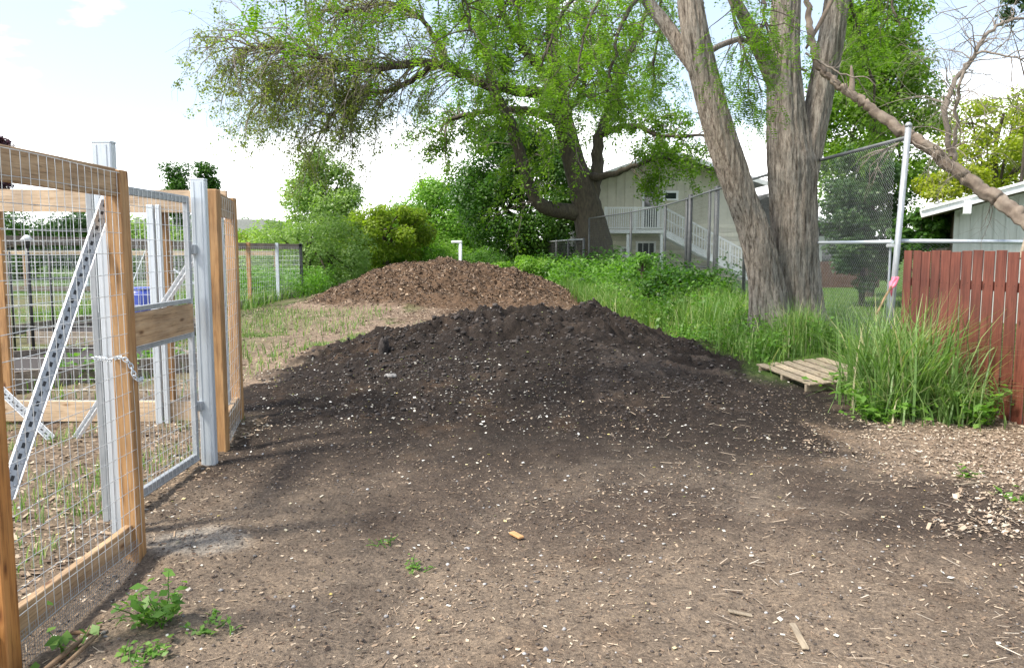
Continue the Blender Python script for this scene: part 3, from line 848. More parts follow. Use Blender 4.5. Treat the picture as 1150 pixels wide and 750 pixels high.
def far_house():
    Y = 42.0
    a = P(905, 240, Y); z = P(965, 270, Y)
    t = thing('bungalow', (a[0], Y, 0), 'distant bungalow with dark sloping roof seen between the tree trunk and cedar', 'house')
    xr = P(948, 280, Y)[0]
    b = MB(); b.box((xr - 4, Y + 4, 1.1), (8, 8, 2.4), bev=.01); b.build('wall', m_siding2, t)
    b = MB(); b.beam((z[0], Y + 4, z[2]), (z[0] - 5, Y + 4, z[2] + 2.3), 9.2, .16, (0, 0, 1), .01); b.beam((z[0] - 9.9, Y + 4, z[2]), (z[0] - 5.0, Y + 4, z[2] + 2.3), 9.2, .16, (0, 0, 1), .01); b.build('roof', m_roof, t)
    b = MB(); b.beam((z[0] + .05, Y - .64, z[2]), (z[0] - 5, Y - .64, z[2] + 2.3), .06, .22, (0, 0, 1), .01); b.build('barge_board', m_white, t)
    b = MB(); c = P(933, 286, Y); b.box((c[0], Y - .01, c[2]), (.9, .05, 1.0)); b.build('window', m_glass, t)
far_house()

def grey_block():
    Y = 75.0; a = P(262, 246, Y); b_ = P(301, 262, Y)
    t = thing('flat_roofed_building', (a[0] - 3, Y, 0), 'low building with pale flat roof edge far behind the left garden fence', 'building')
    b = MB(); b.box((b_[0] - 6, Y + 4, a[2] - .7), (12, 9, 1.3), bev=.02); b.build('roof', m_concrete, t)
    b = MB(); b.box((b_[0] - 6.5, Y + 4.5, (a[2] - 1.35) / 2), (10, 8, a[2] - 1.37), bev=.02); b.build('wall', m_soffit, t)
grey_block()

# brown low board fence across the lawn
b = MB()
x0, x1 = P(905, 310, 32)[0], P(988, 310, 32)[0]
n = 16
for i in range(n): b.box((x0 + (x1 - x0) * (i + .5) / n, 32, .56), ((x1 - x0) / n - .012, .03, 1.14))
b.beam((x0, 32.05, .95), (x1, 32.05, .95), .05, .09); b.beam((x0, 32.05, .25), (x1, 32.05, .25), .05, .09)
tag(b.build('board_fence', m_brownfence), 'low dark brown board fence across the lawn beyond the chain-link', 'fence')

# ------------------------------------------------------------------ background trees
spire = lambda u: u * np.stack([(1.0 - .97 * (u[:, 2] * .5 + .5) ** 1.5), (1.0 - .97 * (u[:, 2] * .5 + .5) ** 1.5), np.ones(len(u))], 1)
pear = lambda u: u * np.stack([(1.0 - .45 * (u[:, 2] * .5 + .5)), (1.0 - .45 * (u[:, 2] * .5 + .5)), np.ones(len(u))], 1)
ST = simple_tree
ST('maple_tree', 588, 218, 68, 94, 45, 48000, .17, m_lf_maple, 'dense dark green maple behind the big spreading tree', clump=.27, nclump=90, trunkr=.3)
ST('broadleaf_tree', 484, 262, 62, 66, 52, 26000, .19, m_lf_bright, 'bright green pointed tree behind the mulch heap', clump=.28, nclump=80, shape=pear)
ST('birch_tree', 362, 232, 54, 70, 43, 20000, .15, m_lf_grey, 'tall loose pale green tree behind the garden fence corner', clump=.24, nclump=80, shape=pear)
ST('golden_maple', 432, 264, 50, 40, 39, 17000, .14, m_lf_golden, 'rounded yellow-green maple left of the bright pointed tree', clump=.24, nclump=70)
ST('willow_bush', 346, 290, 70, 54, 33, 26000, .11, m_lf_grey, 'wide pale green willow bush at the corner of the far garden fence', 'bush', clump=.26, nclump=80, part='foliage')
ST('poplar_tree', 527, 250, 20, 52, 62, 8000, .2, m_lf_grey, 'slim pale tree in the gap beside the dark maple', clump=.3, nclump=50)
ST('lilac_bush', 545, 303, 40, 20, 36, 9000, .10, m_lf_weed if False else m_weed, 'leafy green bush at the near end of the distant chain-link fence', 'bush', clump=.3, nclump=40, part='foliage')
ST('conifer_tree', 198, 228, 21, 56, 58, 9000, .17, m_lf_maple, 'left one of two pointed green trees above the metal gate', clump=.30, nclump=40, shape=pear, fill=1.6)
ST('conifer_tree', 232, 225, 17, 56, 60, 8000, .2, m_lf_maple, 'right, slimmer one of two pointed trees above the metal gate', clump=.30, nclump=40, shape=pear, fill=1.6)
ST('purple_plum_tree', -12, 190, 26, 44, 30, 5000, .13, m_lf_purple, 'purple-leaved plum tree peeping over the top rail', clump=.3, nclump=40)
for i, (px, py, hw, hh, Y, m, lb) in enumerate([
        (20, 275, 70, 42, 44, m_lf_maple, 'dark green shrub behind the solar light post in the garden'),
        (95, 270, 60, 36, 46, m_lf_dark, 'dark evergreen shrub seen behind the steel strut'),
        (165, 280, 55, 36, 45, m_lf_grey, 'pale grey-green shrub seen through the metal gate'),
        (225, 280, 50, 32, 47, m_lf_maple, 'mid green shrub behind the gate hinge post'),
        (285, 290, 40, 30, 48, m_lf_bright, 'light green shrub beyond the small far fence panels')]):
    ST('garden_shrub', px, py, hw, hh, Y, 9000, .17, m, lb, 'bush', 'shrubs behind the garden', clump=.27, nclump=60, part='foliage')
ST('ash_tree', 985, 110, 82, 140, 25, 34000, .12, m_lf_locust, 'tall bright green tree behind the leaning dead limb', clump=.22, nclump=110, shape=pear, trunkr=.18)
ST('cedar_tree', 972, 245, 42, 85, 21, 26000, .09, m_lf_dark, 'dark cedar behind the chain-link beside the tall fence pole', clump=.24, nclump=90)
ST('golden_shrub', 1078, 238, 50, 50, 20, 13000, .085, m_lf_yellow, 'bright yellow-green shrub behind the white roof edge', 'bush', clump=.24, nclump=60, part='foliage')
ST('maple_tree', 1120, 165, 66, 66, 30, 15000, .13, m_lf_olive, 'yellowish green tree above the low grey-green building', clump=.24, nclump=80)
ST('fir_tree', 1160, 5, 30, 26, 22, 3000, .1, m_lf_dark, 'dark bough of a fir at the top right corner', clump=.3, nclump=30)
ST('hedge_tree', 690, 250, 42, 60, 48, 9000, .16, m_lf_maple, 'dark green tree left of the beige house', clump=.28, nclump=50)
ST('hedge_tree', 905, 290, 60, 50, 52, 10000, .16, m_lf_bright, 'light green tree on the lawn behind the double trunk', clump=.28, nclump=60)
ST('laurel_bush', 1035, 262, 30, 30, 17, 6000, .09, m_lf_maple, 'dark green bush between the tall pole and grey-green building', 'bush', clump=.28, nclump=40, part='foliage')

ST('hazel_bush', 480, 292, 56, 30, 42, 11000, .13, m_lf_bright, 'rounded bright green bush right behind the mulch heap, left of the white lamp', 'bush', clump=.26, nclump=60, part='foliage')
ST('hazel_bush', 398, 284, 44, 34, 41, 9000, .13, m_lf_grey, 'pale green bush between the willow bush and the yellow-green maple', 'bush', clump=.26, nclump=60, part='foliage')
ST('hazel_bush', 300, 288, 44, 30, 45, 8000, .14, m_lf_golden, 'green bush behind the end of the far garden fence', 'bush', clump=.26, nclump=50, part='foliage')
ST('nettle_bush', 640, 318, 42, 20, 28, 6500, .10, m_weed, 'leafy green weed bush in front of the foot of the spreading tree', 'bush', clump=.28, nclump=40, part='foliage', depth=1.0)
ST('nettle_bush', 590, 303, 34, 14, 31, 4500, .10, m_lf_bright, 'light green weed bush behind the right end of the mulch heap', 'bush', clump=.28, nclump=36, part='foliage', depth=1.0)
ST('nettle_bush', 765, 322, 48, 17, 17.2, 6500, .075, m_lf_maple, 'dark leafy weed bush at the foot of the doubled fence posts', 'bush', clump=.28, nclump=40, part='foliage', depth=.6)
ST('elder_sapling', 722, 302, 12, 22, 19.5, 900, .09, m_weed, 'young sapling sticking up in front of the house window', 'bush', clump=.3, nclump=14, part='foliage', depth=.3)

# distant wood behind everything
A = Acc()
for i in range(60):
    x = -120 + i * 4.4 + RNG.normal(0, 1); Y = 110 + RNG.uniform(-8, 25)
    V, F, r, cc = clump_crown((x, Y, 2.6), 4, 3, RNG.uniform(3, 5.5), 1500, .7, .35, 20)
    A.add(V, F, r)
tag(A.build('far_woods', m_lf_maple), kind='stuff')

# lamp post
c = P(517, 272, 31); gz = float(top(np.array(c[0]), np.array(31.0)))
t = thing('lamp_post', (c[0], 31, gz), 'short white lamp post with bent head behind the mulch heap', 'lamp')
b = MB(); b.tube([(c[0], 31, gz - .1), (c[0], 31, c[2])], .065, 10); b.build('pole', m_white, t)
b = MB(); b.box((c[0] - .14, 31, c[2] + .01), (.42, .16, .10), bev=.03); b.build('lamp_head', m_white, t)

# ------------------------------------------------------------------ chain-link fences
def link_mesh(p0, p1, z0, z1, sp, r, zoff=0.0):
    """zigzag chain-link wires in the vertical plane from p0 to p1 (x,y)"""
    p0 = np.array(p0, float); p1 = np.array(p1, float); Ln = np.linalg.norm(p1 - p0); d = (p1 - p0) / Ln
    nw = int(Ln / sp); nz = int((z1 - z0) / (sp * .5))
    A = Acc(); nrm = np.array((-d[1], d[0]))
    for i in range(nw):
        s = (i + .5) * sp; k = np.arange(nz + 1)
        off = np.where(k % 2 == 0, -.5, .5) * sp * 1.06
        q = p0[None] + d[None] * (s + off)[:, None] + nrm[None] * np.where(k % 2 == 0, r, -r)[:, None]
        pts = np.concatenate([q, (z0 + (z1 - z0) * k / nz)[:, None]], 1)
        V, F = tube_np(pts, r, 3); A.add(V, F, RNG.random())
    return A

FX = 4.35
fpts = [(FX, 9.25), (4.33, 12.2), (4.33, 15.0), (4.32, 17.7), (4.40, 20.4), (4.40, 23.2), (4.05, 27.5), (3.15, 33.0)]
HT = 2.86
t = thing('chain_link_fence', (FX, 9.25, 0), 'tall chain-link fence receding past the double trunk to the big spreading tree', 'fence')
gz = lambda x, y: float(top(np.array(float(x)), np.array(float(y))))
A = Acc(); A2 = Acc()
for i in range(len(fpts) - 1):
    near = fpts[i][1] < 17
    q = link_mesh(fpts[i], fpts[i + 1], .25, HT - .04, .055 if near else .085, .0020 if near else .0027)
    (A if near else A2).add(np.concatenate(q.V), np.concatenate(q.F), np.concatenate(q.R))
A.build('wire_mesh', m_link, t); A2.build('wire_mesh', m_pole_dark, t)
for i, (x, y) in enumerate(fpts):
    b = MB(); rr = .034 if i == 0 else .034
    lean = (.13, -.1) if i == 0 else (0, 0)
    hh = HT + (.12 if i in (0,) else .04)
    b.tube([(x, y, gz(x, y) - .2), (x + lean[0], y + lean[1] * 0, hh)], rr, 12)
    p = b.build('post', m_galv_dull if i < 2 else m_pole_dark, t)
    if i == 0:
        c = MB(); c.tube([(x + lean[0], y, hh - .002), (x + lean[0], y, hh + .03), (x + lean[0], y, hh + .05)], [.039, .036, .018], 12); c.build('cap', m_galv_dull, p)
# doubled gate posts
for (x, y) in ((4.36, 17.25), (4.38, 19.9)):
    b = MB(); b.tube([(x, y, gz(x, y) - .2), (x, y, HT + .08)], .055, 10); b.build('post', m_pole_dark, t)
b = MB()
b.tube([(x + (.125 if i == 0 else 0), y, HT) for i, (x, y) in enumerate(fpts)], .024, 8); b.build('top_rail', m_railgrey, t)
b = MB(); b.tube([(4.36, 9.25, 1.69), (4.34, 12.2, 1.70), (4.34, 14.9, 1.70)], .022, 8); b.build('middle_rail', m_galv, t)
b = MB(); b.tube([(4.35, 17.7, 1.2), (4.4, 20.4, 1.2)], .022, 8); b.build('middle_rail', m_pole_dark, t)

lpts = [(2.95, 33.2), (2.52, 36), (2.2, 40), (1.85, 44.5), (1.45, 50), (1.0, 56), (.7, 62)]
t = thing('low_chain_link_fence', (2.95, 33.2, 0), 'distant lower chain-link fence running left from the trunk of the spreading tree', 'fence')
A = Acc()
for i in range(len(lpts) - 1):
    q = link_mesh(lpts[i], lpts[i + 1], .3, 2.0, .14, .006)
    A.add(np.concatenate(q.V), np.concatenate(q.F), np.concatenate(q.R))
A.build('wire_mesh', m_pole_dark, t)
for (x, y) in lpts:
    b = MB(); b.tube([(x, y, -.1), (x, y, 2.08)], .05, 8); b.build('post', m_pole_dark, t)
b = MB(); b.tube([(x, y, 2.02) for x, y in lpts], .035, 6); b.build('top_rail', m_galv_dull, t)

t = thing('yard_fence', (6, 9.5, 0), 'chain-link yard fence with grey top rail behind the red boards', 'fence')
q = link_mesh((4.42, 9.3), (8.6, 9.6), .1, 1.66, .055, .002); q.build('wire_mesh', m_link, t)
b = MB(); b.tube([(4.42, 9.3, 1.70), (6.5, 9.45, 1.685), (8.6, 9.6, 1.66)], .024, 8); b.build('top_rail', m_galv, t)
for x in (6.5, 8.6):
    b = MB(); b.tube([(x, 9.3 + (x - 4.4) * .072, -.1), (x, 9.3 + (x - 4.4) * .072, 1.68)], .03, 8); b.build('post', m_galv, t)

# white-topped stub post behind, pink tape
p = P(1000, 276, 11.5)
t = thing('stub_post', (p[0], 11.5, 0), 'thin grey post with white cap behind the chain-link beside the tall pole', 'post')
b = MB(); b.tube([(p[0], 11.5, -.1), (p[0], 11.5, p[2] - .02)], .018, 8); b.build('stem', m_galv_dull, t)
b = MB(); b.box((p[0], 11.5, p[2]), (.09, .09, .05), bev=.01); b.build('cap', m_white, t)
b = MB()
p = P(1004, 312, 9.15); q = P(1000, 326, 9.12)
for i in range(5):
    o_ = RNG.normal(0, .012, 3)
    b.tube([p + o_, (p + q) / 2 + RNG.normal(0, .015, 3), q + RNG.normal(0, .02, 3)], [.018, .026, .006], 5)
tag(b.build('flagging_tape', m_pink), 'pink flagging tape knotted at the foot of the tall fence pole', 'tape')
b = MB(); p0 = P(1001, 322, 9.0); p1 = P(985, 352, 8.7); b.tube([p0, (p0 + p1) / 2 + np.array((0, 0, .015)), p1], [.013, .015, .012], 6)
tag(b.build('stake', m_stick), 'thin wooden stake leaning below the pink flagging tape', 'stake')

# red board fence
rp0 = Vector((4.36, 8.95, 0)); rp1 = Vector((4.68, 7.15, 0)); rd = (rp1 - rp0).normalized(); rn = Vector((rd.y, -rd.x, 0))
t = thing('red_fence', tuple(rp0), 'red stained board fence standing at the right edge', 'fence')
b = MB(); ang = math.atan2(rd.y, rd.x); Rm = Matrix.Rotation(ang, 3, 'Z')
nb = 30
for i in range(nb):
    c = rp0 + rd * (.07 + i * .148)
    h = 1.585 + random.uniform(-.012, .012) - .0 * i
    tilt = Matrix.Rotation(random.uniform(-.006, .006), 3, 'Y')
    for zz in (.36, 1.26):
        for dx in (-.035, .036):
            q = c + rd * dx + rn * .0085; b.box((q.x, q.y, zz + random.uniform(-.012, .012)), (.008, .003, .008), Rm, .001, r=-1.2)
    b.box((c.x, c.y, h / 2 - .05), (.130 + random.uniform(-.007, .006), .015, h + .1), Rm @ tilt, .003)
b.build('boards', m_red, t)
b = MB()
for z in (.35, 1.25):
    a = rp0 - rn * .038 + Vector((0, 0, z)); e_ = a + rd * nb * .148
    b.beam(a, e_, .04, .09)
b.build('rails', m_red, t)
b = MB(); p0 = P(1150, 262, 8.0); b.beam((p0[0] - .02, 8.0, p0[2] - .25), (p0[0] + .15, 8.1, p0[2] + .2), .03, .035)
tag(b.build('wooden_pole', m_pallet), 'pale wooden pole poking up behind the red boards', 'pole')

# ------------------------------------------------------------------ big spreading tree (middle distance)
def big_tree():
    Y = 35.0
    base = P(668, 318, Y)
    t = thing('spreading_tree', (base[0], Y, 0), 'huge spreading tree with dark mossy limbs and sparse spring leaves in the middle', 'tree')
    A = Acc()
    fl = lambda tt, th: 1 + .10 * np.sin(3 * th + 1) * (1 - tt) + .28 * np.maximum(0, .12 - tt) / .12
    T = limb(A, [(672, 325, Y, 52), (668, 285, Y, 40), (661, 245, Y, 34), (655, 220, Y, 30), (642, 175, Y, 24), (632, 135, Y, 22), (625, 95, Y, 19), (620, 50, Y, 14), (622, 0, Y, 11), (628, -70, Y, 7)], 14, 60, fl)
    L = {}
    L['low'] = limb(A, [(658, 240, Y, 22), (640, 238, Y - .3, 18), (610, 232, Y - 1, 16), (597, 216, Y - 1.2, 14), (585, 178, Y - 1.4, 13), (570, 132, Y - 1.5, 12), (555, 102, Y - 1.6, 11), (544, 55, Y - 1.7, 9), (538, 0, Y - 1.8, 7), (530, -60, Y - 2, 4)], 9, 44, wobble=.02)
    L['left1'] = limb(A, [(632, 120, Y, 15), (618, 107, Y - .2, 13), (569, 100, Y - 1.0, 12), (528, 88, Y - 1.5, 11), (500, 74, Y - 2.2, 10), (471, 71, Y - 2.8, 9), (425, 76, Y - 3.4, 8), (394, 77, Y - 3.8, 7), (365, 68, Y - 4.2, 5.5), (338, 57, Y - 4.6, 4.5), (300, 54, Y - 5, 3.5), (270, 60, Y - 5.4, 2)], 9, 50, wobble=.04)
    L['left2'] = limb(A, [(490, 73, Y - 2.4, 8), (470, 85, Y - 2.2, 7), (450, 96, Y - 2.0, 6), (425, 104, Y - 2, 5), (403, 103, Y - 2.2, 4.5), (396, 112, Y - 2.4, 4), (372, 130, Y - 2.8, 3.5), (368, 148, Y - 3, 2.5)], 7, 30, wobble=.03)
    L['left3'] = limb(A, [(636, 142, Y, 12), (604, 128, Y + .8, 10), (569, 124, Y + 1.6, 8), (530, 128, Y + 2.2, 6), (505, 135, Y + 2.6, 4), (492, 150, Y + 3, 2.5)], 7, 26, wobble=.03)
    L['left4'] = limb(A, [(400, 77, Y - 3.8, 5), (380, 78, Y - 3, 4.5), (340, 85, Y - 2.6, 4), (330, 95, Y - 2.2, 3), (300, 110, Y - 2, 2)], 6, 20, wobble=.04)
    L['up1'] = limb(A, [(626, 100, Y, 14), (610, 80, Y - .4, 12), (593, 62, Y - .9, 10), (569, 24, Y - 1.5, 8), (556, -10, Y - 2, 6), (540, -60, Y - 2.5, 3)], 8, 26, wobble=.03)
    L['up2'] = limb(A, [(500, 73, Y - 2.2, 6), (485, 40, Y - 2.5, 6), (470, 18, Y - 2.8, 5), (440, 5, Y - 3.2, 4), (410, 8, Y - 3.6, 3), (380, 15, Y - 4, 2)], 6, 24, wobble=.04)
    L['right1'] = limb(A, [(664, 225, Y, 18), (670, 194, Y + .3, 15), (674, 152, Y + .5, 12), (686, 120, Y + .7, 10), (700, 80, Y + 1, 8), (716, 40, Y + 1.2, 7), (730, 0, Y + 1.5, 5), (745, -50, Y + 2, 3)], 8, 34, wobble=.03)
    L['right2'] = limb(A, [(676, 150, Y + .4, 9), (701, 142, Y - .4, 7), (722, 144, Y - 1, 6), (739, 152, Y - 1.5, 5), (760, 153, Y - 2, 4), (794, 152, Y - 2.4, 2.5)], 6, 24, wobble=.03)
    L['right3'] = limb(A, [(664, 200, Y, 10), (690, 195, Y - 1.6, 7), (715, 185, Y - 2.4, 5), (740, 178, Y - 2.8, 3.5), (770, 180, Y - 3, 2)], 6, 22, wobble=.04)
    L['front'] = limb(A, [(640, 160, Y, 10), (632, 140, Y - 2, 8), (650, 110, Y - 3.6, 6), (660, 70, Y - 4.8, 4), (675, 40, Y - 5.5, 2)], 6, 22, wobble=.04)
    A.build('trunk', m_bark_dark, t, True)
    B = Acc(); sparse = []; dense = []
    out_l = np.array((-.5, -.1, .1))
    for k, n, ln, dr in (('left1', 120, 2.7, .40), ('left2', 54, 2.4, .6), ('left4', 46, 2.4, .6), ('up2', 60, 2.5, .3)):
        sparse.append(branchlets(B, L[k][0], n, ln, .035, .25, 7, .5, dr, .15, 5, out_l))
    for k, n, ln, dr in (('low', 50, 2.0, .25), ('left3', 34, 1.7, .35), ('up1', 50, 2.3, .2), ('right1', 60, 2.4, .25), ('right2', 22, 1.5, .4), ('right3', 17, 1.3, .4), ('front', 50, 2.0, .35)):
        dense.append(branchlets(B, L[k][0], n, ln, .032, .25, 6, .45, dr, .2, 5))
    dense.append(branchlets(B, T[0], 30, 2.4, .035, .55, 6, .45, .2, .2, 5))
    B.build('twigs', m_twig, t)
    sp = np.concatenate(sparse); de = np.concatenate(dense)
    n = 40000; V, F = leaves(around(sp, n, .22), .11, .3, .5, .4); mesh_np('sparse_foliage', V, F, m_lf_walnut, t, RNG.random(n))
    n = 62000; V, F = leaves(around(de, n, .26), .14, .3, .5, .4); mesh_np('foliage', V, F, m_lf_walnut2, t, RNG.random(n))
big_tree()

# ------------------------------------------------------------------ double-trunked locust
def locust():
    Y = 11.6
    b0 = P(888, 352, Y); g0 = gz(b0[0], Y)
    t = thing('double_trunk_tree', (b0[0], Y, g0), 'large furrowed-bark tree with a double trunk on the grassy bank', 'tree')
    A = Acc()
    ph = RNG.uniform(0, 6, 6)
    def furrow(tt, th):
        T, H_ = np.broadcast_arrays(tt, th)
        q = H_ * 3.4 + .8 * fbm(T * 14, H_ * 1.2, 2, 131)
        n1 = 1 - 2.2 * np.abs(fbm(q * 1.6, T * 16, 3, 121)); n2 = 1 - 2.0 * np.abs(fbm(q * 3.7 + 9, T * 34, 2, 141))
        return .045 * (n1 - .5) + .028 * (n2 - .5)
    def ridges(tt, th):
        r = 1 + .035 * np.sin(5 * th + ph[0] + 3 * tt) + .03 * np.sin(9 * th + ph[1] - 4 * tt) + .022 * np.sin(17 * th + ph[2] + 6 * np.sin(7 * tt)) + .015 * np.sin(29 * th + 11 * np.sin(9 * tt + th))
        r = r + furrow(tt, th)
        return r + .42 * (np.maximum(0, .15 - tt) / .15) ** 1.4 * (1 + .7 * np.sin(4 * th + ph[3]))
    ridge2 = lambda tt, th: 1 + furrow(tt * .6, th) + .03 * np.sin(5 * th + ph[4] + 3 * tt) + .03 * np.sin(11 * th - 4 * tt) + .02 * np.sin(19 * th + 6 * np.sin(8 * tt))
    LL = limb(A, [(868, 385, Y - .15, 50), (864, 345, Y - .15, 46), (857, 300, Y - .2, 42), (845, 255, Y - .25, 37), (832, 220, Y - .3, 35), (818, 180, Y - .35, 36), (804, 135, Y - .4, 35), (792, 90, Y - .4, 33), (782, 45, Y - .4, 32), (775, 0, Y - .4, 29), (768, -60, Y - .4, 24), (760, -140, Y - .5, 14)], 96, 240, ridges)
    LF = limb(A, [(796, 110, Y - .4, 14), (783, 82, Y - .3, 17), (768, 58, Y - .2, 18), (748, 28, Y - .1, 16), (728, 3, Y, 14), (705, -30, Y, 11), (680, -75, Y, 7)], 48, 90, ridge2)
    RR = limb(A, [(900, 388, Y, 56), (899, 345, Y, 52), (894, 290, Y, 52), (891, 240, Y, 54), (889, 195, Y, 56), (884, 150, Y, 47), (881, 105, Y, 41), (880, 60, Y, 36), (883, 0, Y, 33), (886, -70, Y, 26), (890, -150, Y, 14)], 110, 240, ridges)
    RL = limb(A, [(876, 110, Y, 20), (866, 78, Y - .1, 23), (853, 52, Y - .2, 20), (840, 28, Y - .3, 16), (828, 5, Y - .4, 13), (805, -45, Y - .6, 8)], 48, 80, ridge2)
    R2 = limb(A, [(895, 225, Y + .05, 34), (904, 188, Y + .05, 34), (912, 150, Y + .05, 32), (921, 105, Y + .1, 31), (930, 60, Y + .1, 30), (937, 20, Y + .1, 29), (942, -20, Y + .1, 26), (955, -100, Y + .2, 14)], 72, 150, ridge2)
    BR = limb(A, [(792, 60, Y, 7), (830, 45, Y + .6, 6), (860, 60, Y + 1.2, 4), (905, 80, Y + 1.6, 3)], 8, 20, wobble=.01)
    A.build('trunk', m_bark, t, True)
    # foliage: boughs hanging into the top of the picture
    B = Acc(); fol = []
    boughs = [
        [(705, -30, Y, 8), (670, -20, Y - .6, 6), (640, 5, Y - 1.0, 5), (620, 40, Y - 1.3, 3), (608, 75, Y - 1.4, 2)],
        [(690, -60, Y, 8), (640, -40, Y - 1.5, 6), (590, -10, Y - 2.2, 4), (560, 20, Y - 2.6, 2)],
        [(720, -10, Y, 7), (700, 20, Y - .5, 5), (690, 60, Y - .8, 3.5), (680, 105, Y - 1, 2)],
        [(770, -60, Y - .4, 8), (730, -70, Y - 1.5, 6), (690, -30, Y - 2.4, 4), (660, 30, Y - 2.8, 3), (648, 90, Y - 3, 2)],
        [(810, -40, Y - .6, 6), (822, 10, Y - 1.2, 4), (832, 50, Y - 1.6, 3), (845, 85, Y - 1.8, 2)],
        [(890, -80, Y, 8), (870, -40, Y - 1.2, 5), (858, 5, Y - 1.8, 3.5), (862, 40, Y - 2, 2)],
        [(640, -45, Y - 1.5, 6), (560, -50, Y - 3, 5), (480, -25, Y - 3.8, 4), (420, -8, Y - 4.2, 2.5), (390, 5, Y - 4.4, 1.5)],
        [(560, -50, Y - 3, 5), (500, -45, Y - 3.4, 4), (520, 0, Y - 3.7, 2.5), (530, 35, Y - 3.8, 1.5)],
        [(480, -35, Y - 3.8, 4), (380, -40, Y - 4.4, 3), (330, -24, Y - 4.8, 2), (300, -8, Y - 5, 1.5)],
        [(945, -50, Y + .1, 7), (975, -30, Y - .4, 5), (1000, 0, Y - .8, 3), (1010, 30, Y - 1, 2)],
        [(935, -60, Y + .1, 7), (960, 20, Y + 1.5, 4), (980, 90, Y + 2, 3), (985, 150, Y + 2.2, 2)],
        [(760, -100, Y, 6), (745, -20, Y + 1.5, 4), (738, 50, Y + 2, 3), (730, 110, Y + 2.3, 2)],
    ]
    dens = [22, 24, 18, 20, 20, 22, 12, 16, 7, 16, 34, 30]
    for q, dn in zip(boughs, dens):
        pts, rr = limb(B, q, 5, 20, wobble=.015)
        w = branchlets(B, pts, dn, .55, .008, .25, 4, .5, .45, .0, 4)
        k = RNG.choice(len(w), min(len(w), dn * 16), replace=False)
        fol.append(w[k])
    B.build('boughs', m_bark_dark, t)
    C = np.concatenate(fol)
    n = len(C); L_ = 11
    a = RNG.uniform(0, 2 * math.pi, n)
    d = np.stack([np.cos(a), np.sin(a), RNG.uniform(-1.3, .1, n)], 1); d /= np.linalg.norm(d, axis=1)[:, None]
    s = np.cross(d, np.array((0, 0, 1.0))); s /= np.linalg.norm(s, axis=1)[:, None]
    ln = RNG.uniform(.11, .2, n)
    Vs = []; 
    for j in range(L_):
        f = (j // 2 + 1) / (L_ // 2 + 1); sg = 1 if j % 2 else -1
        if j == L_ - 1: ldir = d; f = 1.0
        else: ldir = s * sg * .9 + d * .35
        ldir = ldir / np.linalg.norm(ldir, axis=1)[:, None]
        bse = C + d * (ln * f)[:, None]; bse[:, 2] -= .03 * f * f
        nr = np.cross(ldir, d) + RNG.normal(0, .2, (n, 3)); wv = np.cross(ldir, nr); wv /= np.linalg.norm(wv, axis=1)[:, None] + 1e-9
        sz = (.042 * RNG.uniform(.75, 1.25, n))[:, None]
        Vs.append(np.stack([bse, bse + ldir * sz * .5 + wv * sz * .24, bse + ldir * sz, bse + ldir * sz * .5 - wv * sz * .24], 1))
    V = np.stack(Vs, 1).reshape(-1, 3); F = np.arange(len(V), dtype=np.int32).reshape(-1, 4)
    mesh_np('foliage', V, F, m_lf_locust, t, np.clip(np.repeat(RNG.random(n), L_) * .7 + RNG.random(n * L_) * .3, 0, 1))
locust()

